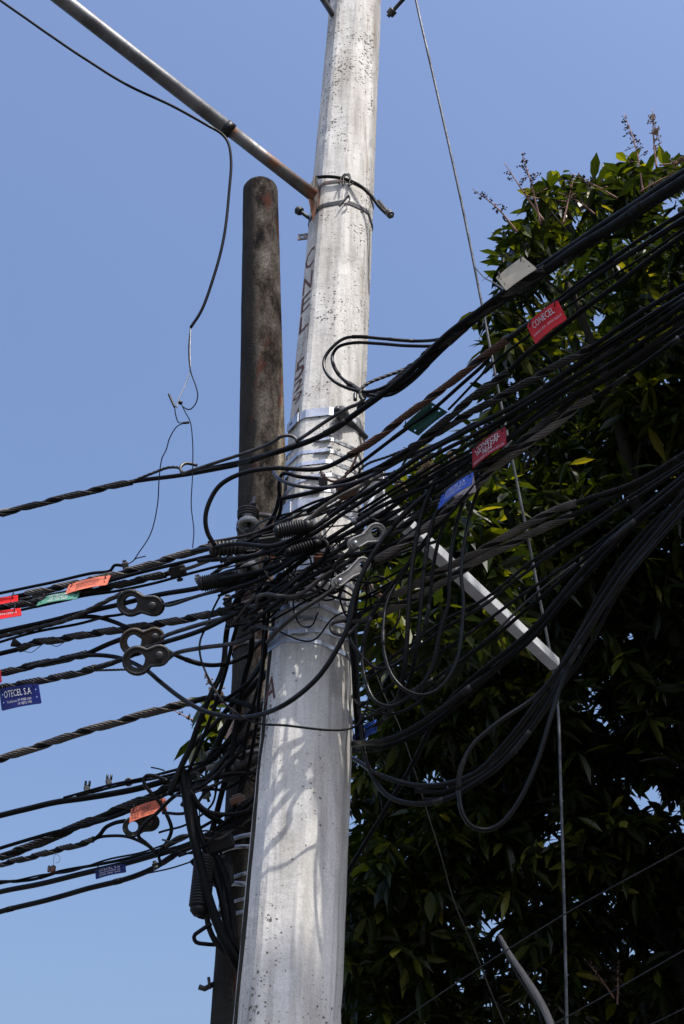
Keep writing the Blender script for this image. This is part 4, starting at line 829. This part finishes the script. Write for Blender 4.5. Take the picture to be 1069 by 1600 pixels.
junk((310, 905), 4.52, 11, 9, 'pale twisted metal clip between the box clamp and the toothed block', 'wire_clip', 'clip', 'alu', .3)
junk((356, 940), 4.62, 13, 16, 'dark bolt bracket hanging under the toothed clamp block', 'pole_bracket', 'bracket', 'dsteel', .05)
junk((360, 968), 4.7, 16, 12, 'dark foot plate under the hanging bolt bracket', 'pole_bracket', 'bracket', 'dsteel', .05)
junk((543, 765), 4.16, 34, 30, 'dark rusty bracket lump right of the steel bands', 'pole_bracket', 'bracket', 'rsteel', .2)
junk((505, 752), 4.2, 14, 16, 'dark square bolt head among the steel bands', 'square_bolt', 'bolt', 'dsteel', 0)
junk((553, 812), 4.05, 9, 9, 'shiny round-headed bolt beside the wide-eyed white clevis', 'machine_bolt', 'bolt', 'steel', .4)
junk((500, 874), 4.22, 20, 12, 'rust-orange plate between the cables on the pole front', 'rust_plate', 'bracket', 'rustdark', .1)
junk((372, 1112), 4.95, 18, 12, 'rusty plate on the old pole beside the orange-brown rods', 'rust_plate', 'bracket', 'rsteel', .3)
junk((372, 1250), 5.02, 26, 12, 'rusty bracket under the arched cable at the pale pole edge', 'rust_plate', 'bracket', 'rsteel', .3)
junk((243, 1352), 5.2, 10, 8, 'small dark clamp where the thin curving cable meets the knot', 'cable_clamp', 'cable clamp', ang=.3)
junk((340, 1318), 5.05, 52, 30, 'bulky dark clamp in the middle of the lower knot', 'cable_clamp', 'cable clamp', ang=.35)
junk((347, 1365), 5.1, 36, 40, 'dark mounting block on the old pole under the lower knot', 'cable_clamp', 'cable clamp', ang=.1)
junk((420, 845), 4.3, 34, 14, 'dark flat clamp between the old pole and the ribbed splice box', 'cable_clamp', 'cable clamp', ang=.15)
junk((640, 800), 4.05, 12, 9, 'pale clip ring left of the blue tag', 'wire_clip', 'clip', 'alu', .6)
for x, y, l in ((136, 1233, 'twin-bolt connector on the strand, left one of two'), (170, 1223, 'twin-bolt connector on the strand, right one of two')):
    p = P(x, y, 5.35); e = empty('bolt_connector', p, l, 'connector', 'bolt connectors on the strand')
    mb = MB(); box(mb, p, (1, 0, .25), (0, 0, 1), (0, 1, 0), .024, .03, .024, .2); mb.build('body', 'dsteel', e)
    for q in (-.008, .008):
        mb = MB(); lathe(mb, p+Vector((q, 0, .012)), (0, 0, 1), [(.005, 0), (.005, .022), (.003, .024)], 8); mb.build('bolt', 'dsteel', e)
mb = MB(); c = P(201, 1222, 5.3); tube(mb, [c+Vector((math.cos(t), 0, math.sin(t)))*.014 for t in [2*math.pi*k/20 for k in range(20)]], .0045, 8, closed=True); tag(mb.build('strand_ring', 'dsteel'), 'small dark ring on the strand right of the bolt connectors', 'ring')
p = P(83, 1358, 5.6); e = empty('wire_splice', p, 'rusty stub connector with a curled bare wire above the lower left cables', 'connector')
mb = MB(); box(mb, p, (0, 0, 1), (1, 0, 0), (0, 1, 0), .03, .02, .02, .2); box(mb, p+Vector((-.017, 0, .001)), (0, 0, 1), (1, 0, 0), (0, 1, 0), .026, .01, .014, .2); mb.build('body', 'rsteel', e)
mb = MB(); tube(mb, path([(84, 1352, 5.6), (84, 1342), (87, 1335), (93, 1338), (93, 1346), (87, 1349)]), .0011, 5); mb.build('curl', 'silverwire', e)
cable('short frayed bare wire end over the small clamp by the orange tag', [(195, 884, 4.68), (206, 878), (212, 873), (228, 869)], 1.8, 'black', name='thin_wire', cat='wire', jitter=0)
cable('short stray wire poking up above the doubled strand at lower left', [(236, 1199, 5.2), (247, 1201), (257, 1204)], 2.2, 'black', name='thin_wire', cat='wire', jitter=0)
# orange-brown rods between the poles
for a_, b_, m_, l_ in (((355, 1125), (338, 1175), 'rustdark', 'orange-brown rusty rod between the poles'), ((366, 1118), (352, 1165), 'pink', 'pale rod right beside the orange-brown rusty rod')):
    mb = MB(); tube(mb, resample([P(*a_, 5.1), P(*b_, 5.1)], .03), .0085, 8); tag(mb.build('short_rod', M[m_]), l_, 'rod')

# ================================================================== TAGS
def cable_tag(corners, Ys, label, mat, lines, ink='ink_white', holes=4, thick=.0022, bend=.007, lean=.012):
    """corners: top-left, top-right, bottom-right, bottom-left pixels; Ys: left, right"""
    tl, tr, br, bl = [P(x, y, yy) for (x, y), yy in zip(corners, (Ys[0], Ys[1], Ys[1]-lean, Ys[0]-lean))]
    nrm = ((tr-tl).cross(bl-tl)).normalized(); nrm = nrm if nrm.y < 0 else -nrm
    def mp(u, v):
        p = (bl*(1-u)+br*u)*(1-v)+(tl*(1-u)+tr*u)*v; return p+nrm*bend*math.sin(u*math.pi), nrm
    e = empty('cable_tag', (tl+tr)/2, label, 'cable tag', 'plastic tags on the cables')
    W = (tr-tl).length; H = (tl-bl).length; hr = .0042; hs = []
    if holes >= 2: hs += [circ(.06+hr/W, .72, hr/W, hr/H), circ(.94-hr/W, .72, hr/W, hr/H)]
    if holes >= 4: hs += [circ(.06+hr/W, .35, hr/W, hr/H), circ(.94-hr/W, .35, hr/W, hr/H)]
    c_ = .03; out_ = []
    for (u0, v0, u1, v1) in ((c_, 0, 1-c_, 0), (1, c_, 1, 1-c_), (1-c_, 1, c_, 1), (0, 1-c_, 0, c_)):
        for k in range(6): t = k/5; out_.append((u0+(u1-u0)*t, v0+(v1-v0)*t))
    mb = MB(); plate(mb, out_, hs, mp, thick); mb.build('plate', mat, e)
    if lines:
        mb = MB()
        for txt, u0, u1, v0, v1 in lines: lettering(mb, txt, u0, u1, v0, v1, mp, thick/2+.0008)
        mb.build('lettering', ink, e)
    for u in (.1, .9):
        mb = MB(); c = mp(u, .97)[0]; tube(mb, [c+Vector((0, math.cos(t)*.012, math.sin(t)*.014)) for t in [2*math.pi*k/14 for k in range(14)]], .0018, 6, closed=True); mb.build('tie', 'blackplastic', e)
    return e
cable_tag([(775, 434), (817, 401), (839, 420), (791, 454)], (3.45, 3.33), 'blank sun-bleached beige tag on top of the thick top right bundle', 'beige', [], holes=4, lean=.05, bend=.002)
cable_tag([(823, 508), (871, 469), (886, 499), (837, 538)], (3.44, 3.3), 'bright red tag with white lettering under the bleached tag', 'red', [('CONECEL', .16, .84, .56, .86), ('0999421727 - 0993132317', .08, .95, .26, .36)], holes=0)
cable_tag([(629, 667), (674, 628), (700, 644), (654, 681)], (3.93, 3.83), 'dark green blank tag hanging under the rusty brown twisted cable', 'dgreen', [], holes=4)
cable_tag([(738, 703), (790, 667), (791, 695), (739, 732)], (3.78, 3.66), 'dark red tag with three rows of white capitals above the bright blue tag', 'dred', [('CONECEL', .1, .86, .62, .88), ('09-U-1579', .16, .8, .42, .60), ('PEM', .36, .62, .24, .40), ('0999132317 0993133115', .05, .95, .07, .17)], holes=0)
cable_tag([(690, 775), (740, 738), (737, 757), (684, 797)], (3.84, 3.74), 'bright blue tag hanging just below the dark red tag', 'blue', [('OTECEL S.A', .2, .8, .55, .82), ('TELEFONOS 09 9988 300', .18, .82, .34, .46), ('09 9872 995', .3, .7, .16, .28)], holes=4)
cable_tag([(700, 765), (740, 742), (744, 769), (712, 779)], (3.88, 3.80), 'faded pink tag peeking out behind the bright blue tag', 'pink', [], holes=0)
cable_tag([(108, 914), (173, 899), (167, 914), (102, 929)], (4.74, 4.62), 'orange-red tag, upper one, overlapping the pale green tag', 'orange', [('PUNTONET', .25, .78, .42, .72), ('TELF. 3801555', .25, .75, .2, .3)], 'ink_black', 4)
cable_tag([(64, 934), (126, 924), (121, 936), (57, 947)], (4.8, 4.7), 'pale green tag with white print tucked under the orange one', 'green', [('CNT TELECOM', .25, .7, .66, .9), ('INFORMES AL', .3, .76, .4, .58), ('1800 268 268', .26, .74, .12, .34)], 'ink_white', 4)
cable_tag([(-40, 944), (28, 930), (28, 940), (-40, 956)], (4.93, 4.83), 'upper red tag cut off by the left frame edge', 'red', [], holes=0)
cable_tag([(-45, 966), (32, 950), (34, 962), (-44, 979)], (4.82, 4.74), 'lower red tag cut off by the left frame edge, with faint digits', 'red', [('0984421727 / 0993132317', .1, .93, .4, .62)], holes=0)
cable_tag([(-58, 1056), (1, 1046), (3, 1066), (-56, 1078)], (5.0, 4.9), 'red tag barely entering the left frame edge above the navy nameplate', 'dred', [], holes=0)
cable_tag([(-1, 1077), (60, 1068), (65, 1099), (3, 1111)], (4.92, 4.8), 'navy nameplate with white lettering and four holes hanging at the left edge', 'navy', [('OTECEL S.A', .13, .82, .52, .84), ('Telefonos 09 9988 300', .18, .8, .25, .37), ('09 9872 995', .46, .8, .08, .2)], holes=4)
cable_tag([(205, 1264), (259, 1247), (261, 1266), (202, 1286)], (5.27, 5.17), 'orange tag, lower one, hanging in front of the small dark clevis', 'orange', [('PUNTONET', .06, .62, .52, .8), ('TELF. 3801555', .06, .7, .14, .42)], 'ink_black', 0)
cable_tag([(149, 1360), (196, 1350), (197, 1363), (150, 1374)], (5.45, 5.33), 'small navy tag with pale print under the lower left cables', 'navy', [('OTECEL S.A', .15, .85, .66, .88), ('TELEFONOS 09', .15, .85, .4, .56), ('9988 300 995', .15, .85, .14, .3)], holes=2)
cable_tag([(549, 1153), (588, 1124), (587, 1129), (551, 1158)], (4.6, 4.5), 'narrow blue tag in the shade at the right edge of the pole, upper of two', 'blue', [], holes=0)
cable_tag([(568, 1146), (589, 1135), (588, 1144), (570, 1156)], (4.5, 4.42), 'short blue tag in the shade at the right edge of the pole, lower of two', 'blue', [], holes=0)

# ================================================================== TREE
def leaf_mat(name, c0, c1, c2):
    m, n, b = newmat(name)
    at = N(n, 'ShaderNodeAttribute', attribute_name='tone'); r = ramp(n, at.outputs['Fac'], [(0, c0), (.5, c1), (.9, c2), (1.0, (.20, .19, .03))])
    n.links.new(r.outputs[0], b.inputs['Base Color']); b.inputs['Roughness'].default_value = .36; b.inputs['Specular IOR Level'].default_value = .32
    tr = N(n, 'ShaderNodeBsdfTranslucent'); tc = mix(n, r.outputs[0], (1, 1, .25), .0)
    hs = N(n, 'ShaderNodeHueSaturation'); hs.inputs['Value'].default_value = 2.6; hs.inputs['Saturation'].default_value = 1.15; hs.inputs['Hue'].default_value = .485
    n.links.new(r.outputs[0], hs.inputs['Color']); n.links.new(hs.outputs[0], tr.inputs['Color'])
    mx = N(n, 'ShaderNodeMixShader'); mx.inputs[0].default_value = .30; n.links.new(b.outputs[0], mx.inputs[1]); n.links.new(tr.outputs[0], mx.inputs[2])
    n.links.new(mx.outputs[0], n.nodes['Material Output'].inputs['Surface']); return m
M['leaf'] = leaf_mat('mango_leaf', (.006, .011, .003), (.022, .034, .005), (.135, .15, .022))
M['flower'] = mat_plain('mango_flower', (.34, .25, .16), .8, .5); M['stalk'] = mat_plain('flower_stalk', (.30, .17, .13), .7, .4)
rng = np.random.default_rng(11)
# outline of the visible crown in photo pixels -> clump centres at their own distances
outline = [(1069, 262), (1030, 262), (990, 268), (955, 282), (905, 292), (868, 318), (838, 342), (812, 372), (800, 400), (790, 440), (778, 500), (790, 560), (782, 620), (770, 680), (742, 720), (690, 728), (640, 752), (606, 792), (575, 850), (560, 920), (545, 1000), (530, 1100), (500, 1300), (490, 1700), (1500, 1700), (1900, 900), (1900, 100), (1500, -150), (1200, 150)]
outline = [(x+(13 if i < 19 else 0), y+(6 if i < 8 else 0)) for i, (x, y) in enumerate(outline)]
def inside(x, y, poly):
    c = False; n_ = len(poly); j = n_-1
    for i in range(n_):
        xi, yi = poly[i]; xj, yj = poly[j]
        if (yi > y) != (yj > y) and x < (xj-xi)*(y-yi)/(yj-yi)+xi: c = not c
        j = i
    return c
def front_Y(py): return 6.6+(py-260)/1340*3.2
gaps = [(862, 1300, 24), (1008, 1245, 30), (965, 1395, 17), (895, 1400, 12), (905, 925, 7), (845, 1290, 14), (1040, 1350, 9), (770, 1330, 10), (716, 1370, 9), (770, 1500, 8), (700, 1520, 8), (1025, 1290, 12), (905, 1545, 9), (640, 1330, 8)]
tips = []
def try_tip(px, py, Y):
    return P(px, py, Y)
cnt = 0
while cnt < 5500:
    px = rng.uniform(480, 1250); py = rng.uniform(230, 1680)
    if not inside(px, py, outline): continue
    f0 = front_Y(py); dep = rng.uniform(0, 1)**1.15*3.6
    # rounded rim: depth range shrinks near the outline
    edge = min(1.0, min(math.hypot(px-a[0], (py-a[1])) for a in outline[:24])/120+.25)
    Y = f0+dep*edge+(1-edge)*.9
    p = P(px, py, Y)
    nz = noise.noise(Vector((p.x*1.5, p.y*.9, p.z*1.5)))+.5*noise.noise(Vector((p.x*3.7, p.y*2, p.z*3.7)))
    if nz < -.08: continue
    if edge < .78 and noise.noise(Vector((p.x*2.6+9, p.y, p.z*2.6))) < .04: continue
    if any(math.hypot(px-a, py-b_) < g_*(.95+.2*rng.uniform()) for a, b_, g_ in gaps): continue
    tips.append((p, 1.0)); cnt += 1
cnt = 0
while cnt < 5200:       # rest of the crown: to the right, above and towards the sun, where it shades the part in view
    px = rng.uniform(900, 2100); py = rng.uniform(-500, 1500); f0 = front_Y(max(py, 100)); Y = f0+rng.uniform(-2.6 if px > 1350 else -.9, 3.2)
    if px < 1130 and py > 150: continue
    if px < 1130+max(0, (150-py))*1.2: continue
    if py < -500+(2100-px)*.2: continue
    p = P(px, py, Y)
    if p.z > 10.8 or p.z < 2.2: continue
    tips.append((p, 1.5)); cnt += 1
for _ in range(150):      # sunlit lower fringe just right of the pole, nearer the street
    px = rng.uniform(580, 800); py = rng.uniform(745, 1010)
    if py < 1010-(px-545)*1.25: continue
    tips.append((P(px, py, rng.uniform(6.0, 6.7)), .95))
sprigs = []
for i in range(len(outline[:17])-1):
    for _ in range(3):
        a, b_ = outline[i], outline[i+1]; t = rng.uniform(); x = a[0]+(b_[0]-a[0])*t; y = a[1]+(b_[1]-a[1])*t
        L_ = rng.uniform(12, 42); an = math.atan2(-(b_[0]-a[0]), (b_[1]-a[1])); an = an if math.cos(an) < .35 else an+math.pi
        nx, ny = math.cos(an)*L_, math.sin(an)*L_
        if ny > 25: continue
        Y_ = front_Y(y)+rng.uniform(.1, .9); r0, r1 = P(x-nx*.8, y-ny*.8, Y_), P(x+nx, y+ny, Y_-.05); sprigs.append((r0, r1)); tips.append((r1, rng.uniform(.65, 1.0)))
        if rng.uniform() < .6: tips.append((r0.lerp(r1, .6), .7))
cnt = 0
while cnt < 2600:       # unseen boughs outside the frame, added to shade the right-hand cables and crown
    p = Vector((rng.uniform(2.0, 5.5), rng.uniform(.3, 6.6), rng.uniform(7.3, 9.4))); dz = depth(p)
    qx = 534.5+F*p.x/dz; qy = 800-F*((p.z-CAMH)*math.cos(PITCH)-p.y*math.sin(PITCH))/dz
    if dz > 0 and qx < 1150 and qy > -90: continue
    if p.x < 2.0+max(0, p.y-2.5)*.45: continue
    tips.append((p, 1.4)); cnt += 1
for px, py, Y in ((325, 1120, 7.5), (338, 1135, 7.5), (318, 1150, 7.4), (345, 1160, 7.5), (332, 1170, 7.5), (322, 1100, 7.6), (350, 1115, 7.4), (340, 1195, 7.5), (352, 1180, 7.6), (360, 1150, 7.7)): tips.append((P(px, py, Y), .9))
# rim sprays: bright leaves standing proud of the crown edge
for i in range(len(outline[:19])-1):
    a, b_ = outline[i], outline[i+1]; L_ = math.hypot(a[0]-b_[0], a[1]-b_[1])
    for k in range(int(L_/9)+1):
        t = rng.uniform(); x = a[0]+(b_[0]-a[0])*t+rng.normal(0, 8); y = a[1]+(b_[1]-a[1])*t+rng.normal(0, 8)
        tips.append((P(x, y, front_Y(y)+rng.uniform(.0, 1.2)), 1.0))
TP = np.array([tuple(p) for p, _ in tips]); TS = np.array([s_ for _, s_ in tips])
per = 9; n_t = len(TP); nl = n_t*per
base = np.repeat(TP, per, 0)+rng.normal(0, .02, (nl, 3)); sc_ = np.repeat(TS, per)
ang = np.tile(np.arange(per)*2.399, n_t)+np.repeat(rng.uniform(0, 6.28, n_t), per)+rng.normal(0, .25, nl)
el = rng.normal(-.35, .5, nl)        # leaves droop
ca, sa, ce, se = np.cos(ang), np.sin(ang), np.cos(el), np.sin(el)
D_ = np.stack([ca*ce, sa*ce, se], 1); up = np.array([0, 0, 1.])
S_ = np.cross(D_, up); S_ /= np.linalg.norm(S_, axis=1)[:, None]; Nn = np.cross(S_, D_)
roll = rng.normal(0, .55, nl)[:, None]; S2 = S_*np.cos(roll)+Nn*np.sin(roll); N2 = np.cross(S2, D_)
Ln = (rng.uniform(.13, .25, nl)*sc_)[:, None]; Wd = Ln*rng.uniform(.12, .17, nl)[:, None]
curl = rng.uniform(.02, .28, nl)[:, None]; fold = rng.uniform(.1, .55, nl)[:, None]
def lp(t, w_, side_):
    return base+D_*Ln*t+S2*Wd*w_*side_+N2*(Wd*abs(side_)*w_*fold)-np.array([0, 0, 1.])*Ln*curl*t*t
cols = [lp(0, 0, 0), lp(.28, .82, -1), lp(.28, 0, 0), lp(.28, .82, 1), lp(.62, .95, -1), lp(.62, 0, 0), lp(.62, .95, 1), lp(1, 0, 0)]
V = np.stack(cols, 1).reshape(-1, 3)
fi = [(0, 2, 1), (0, 3, 2), (1, 2, 5, 4), (2, 3, 6, 5), (4, 5, 7), (5, 6, 7)]
o_ = np.arange(nl)*8; loops = []; starts = []; tot = []
flat_idx = np.concatenate([np.array(f) for f in fi]); LI = (o_[:, None]+flat_idx[None, :]).reshape(-1)
ft = np.array([len(f) for f in fi]); fstart = np.concatenate([[0], np.cumsum(ft)[:-1]]); per_l = ft.sum()
ST = (np.arange(nl)[:, None]*per_l+fstart[None, :]).reshape(-1)
troot = P(1180, 1500, 9.0); troot.z = 0
tree = empty('mango_tree', troot, 'large dark mango tree with long drooping leaves filling the right half behind the cables', 'tree')
me = bpy.data.meshes.new('crown'); me.vertices.add(len(V)); me.vertices.foreach_set('co', (V-np.array(tuple(troot))).astype(np.float32).reshape(-1))
me.loops.add(len(LI)); me.loops.foreach_set('vertex_index', LI.astype(np.int32)); me.polygons.add(len(ST)); me.polygons.foreach_set('loop_start', ST.astype(np.int32))
me.polygons.foreach_set('use_smooth', np.zeros(len(ST), dtype=bool))
me.update(calc_edges=True); me.validate()
tone = np.clip(np.repeat(rng.beta(1.6, 3.2, nl)+np.repeat(rng.normal(0, .12, n_t), per), 8), 0, .97); tone[np.repeat(rng.uniform(size=nl) < .012, 8)] = 1.0
at = me.attributes.new('tone', 'FLOAT', 'POINT'); at.data.foreach_set('value', tone.astype(np.float32))
me.materials.append(M['leaf']); crown = bpy.data.objects.new('crown', me); C.objects.link(crown); crown.parent = tree
# trunk and limbs
mb = MB(); tk = [troot, troot+Vector((-.1, 0, 1.4)), troot+Vector((-.3, -.1, 2.8))]; tube(mb, spline(tk, 6), [.36-.10*i/12 for i in range(13)], 16); mb.build('trunk', 'bark', tree)
fork = tk[-1]
for ends in (((1030, 1300, 10.3), (920, 1235, 10.2), (800, 1050, 9.8), (690, 900, 9.0)), ((1100, 1300, 9), (1050, 1000, 8.6), (980, 700, 8.0), (900, 450, 7.6)), ((1200, 1200, 8.8), (1250, 800, 8.2), (1200, 400, 7.6)), ((1000, 1400, 10.6), (820, 1330, 10.8), (680, 1250, 10.8)), ((1300, 1200, 9.5), (1500, 900, 9)), ((1150, 1250, 9.8), (1000, 950, 9.6), (880, 780, 9.2), (760, 760, 8.6))):
    pl = [fork-Vector((0, 0, .3))]+[P(*q) for q in ends]; s_ = jig(spline(pl, 8), .10, 1.5); mb = MB(); tube(mb, s_, [.085*(1-i/len(s_))**.8+.014 for i in range(len(s_))], 10)
    for j in range(10, len(s_)-1, 3):      # side twigs
        d_ = Vector((rng.uniform(-1, 1), rng.uniform(-.8, .5), rng.uniform(-.2, 1))).normalized(); L_ = rng.uniform(.5, 1.1)
        tube(mb, jig(spline([s_[j], s_[j]+d_*L_*.5+Vector((0, 0, .06)), s_[j]+d_*L_], 5), .05, 3), [.022, .02, .018, .016, .014, .012, .011, .01, .009, .008, .006], 6)
    mb.build('limb', 'bark', tree)
for r0, r1 in sprigs:
    mb = MB(); tube(mb, [r0, r0.lerp(r1, .5)+Vector((0, 0, .01)), r1], [.007, .005, .003], 6); mb.build('twig', 'bark', tree)
# flower panicles
def panicle(b0, t0, Y, dens=1.0, dry=False):
    a = P(*b0, Y); z = P(*t0, Y-.1); mb = MB(); L_ = (z-a).length; bend_ = Vector((rng.normal(0, .02), rng.normal(0, .02), 0))
    st = [a, a.lerp(z, .5)+bend_, z]; sp_ = spline(st, 10); tube(mb, sp_, [.0075*(1-.7*i/20) for i in range(21)], 6, 0)
    for k in range(int(16*dens)):
        t = .35+.65*(k/(16*dens)); c = sp_[min(20, int(t*20))]; d_ = Vector((rng.normal(), rng.normal(), .25)).normalized(); l_ = L_*.16*(1.15-t)*rng.uniform(.6, 1.4)+.006
        e_ = c+d_*l_; tube(mb, [c, c.lerp(e_, .5), e_], .0022, 4, 0)
        for m_ in range(int(rng.integers(5, 10))):
            q = c.lerp(e_, rng.uniform(.35, 1.05))+Vector(rng.normal(0, .0065, 3)); r = rng.uniform(.004, .0085)
            vs = [q+Vector(v)*r for v in ((1, 0, 0), (-1, 0, 0), (0, 1, 0), (0, -1, 0), (0, 0, 1), (0, 0, -1))]
            mb.add(vs, [(0, 2, 4), (2, 1, 4), (1, 3, 4), (3, 0, 4), (2, 0, 5), (1, 2, 5), (3, 1, 5), (0, 3, 5)], 1, False)
    mb.build('flower_panicle', [M['stalk'], M['bark'] if dry else M['flower']], tree)
for b0, t0, d_, dr_ in (((845, 350), (815, 238), 1, True), ((850, 345), (788, 254), .6, True), ((808, 362), (738, 295), .9, True), ((1005, 300), (976, 178), 1, True), ((1026, 262), (1020, 170), 1.3, False), ((965, 310), (890, 270), .8, True), ((1030, 258), (1072, 243), 1.0, False), ((1000, 300), (1062, 268), .6, False),
                        ((690, 740), (648, 712), 1.3, False), ((715, 740), (702, 706), 1.3, False), ((640, 770), (608, 742), 1.2, False), ((600, 790), (580, 745), .9, False), ((660, 750), (670, 722), 1.2, False),
                        ((345, 1105), (320, 1052), .8, False), ((342, 1120), (345, 1065), .8, False), ((930, 335), (872, 300), .5, True), ((880, 350), (898, 272), .4, True),
                        ((960, 1560), (912, 1497), .8, True), ((965, 1570), (966, 1500), 1, True), ((330, 1135), (268, 1108), .3, True)):
    panicle(b0, t0, front_Y(b0[1])-.05, d_, dr_)
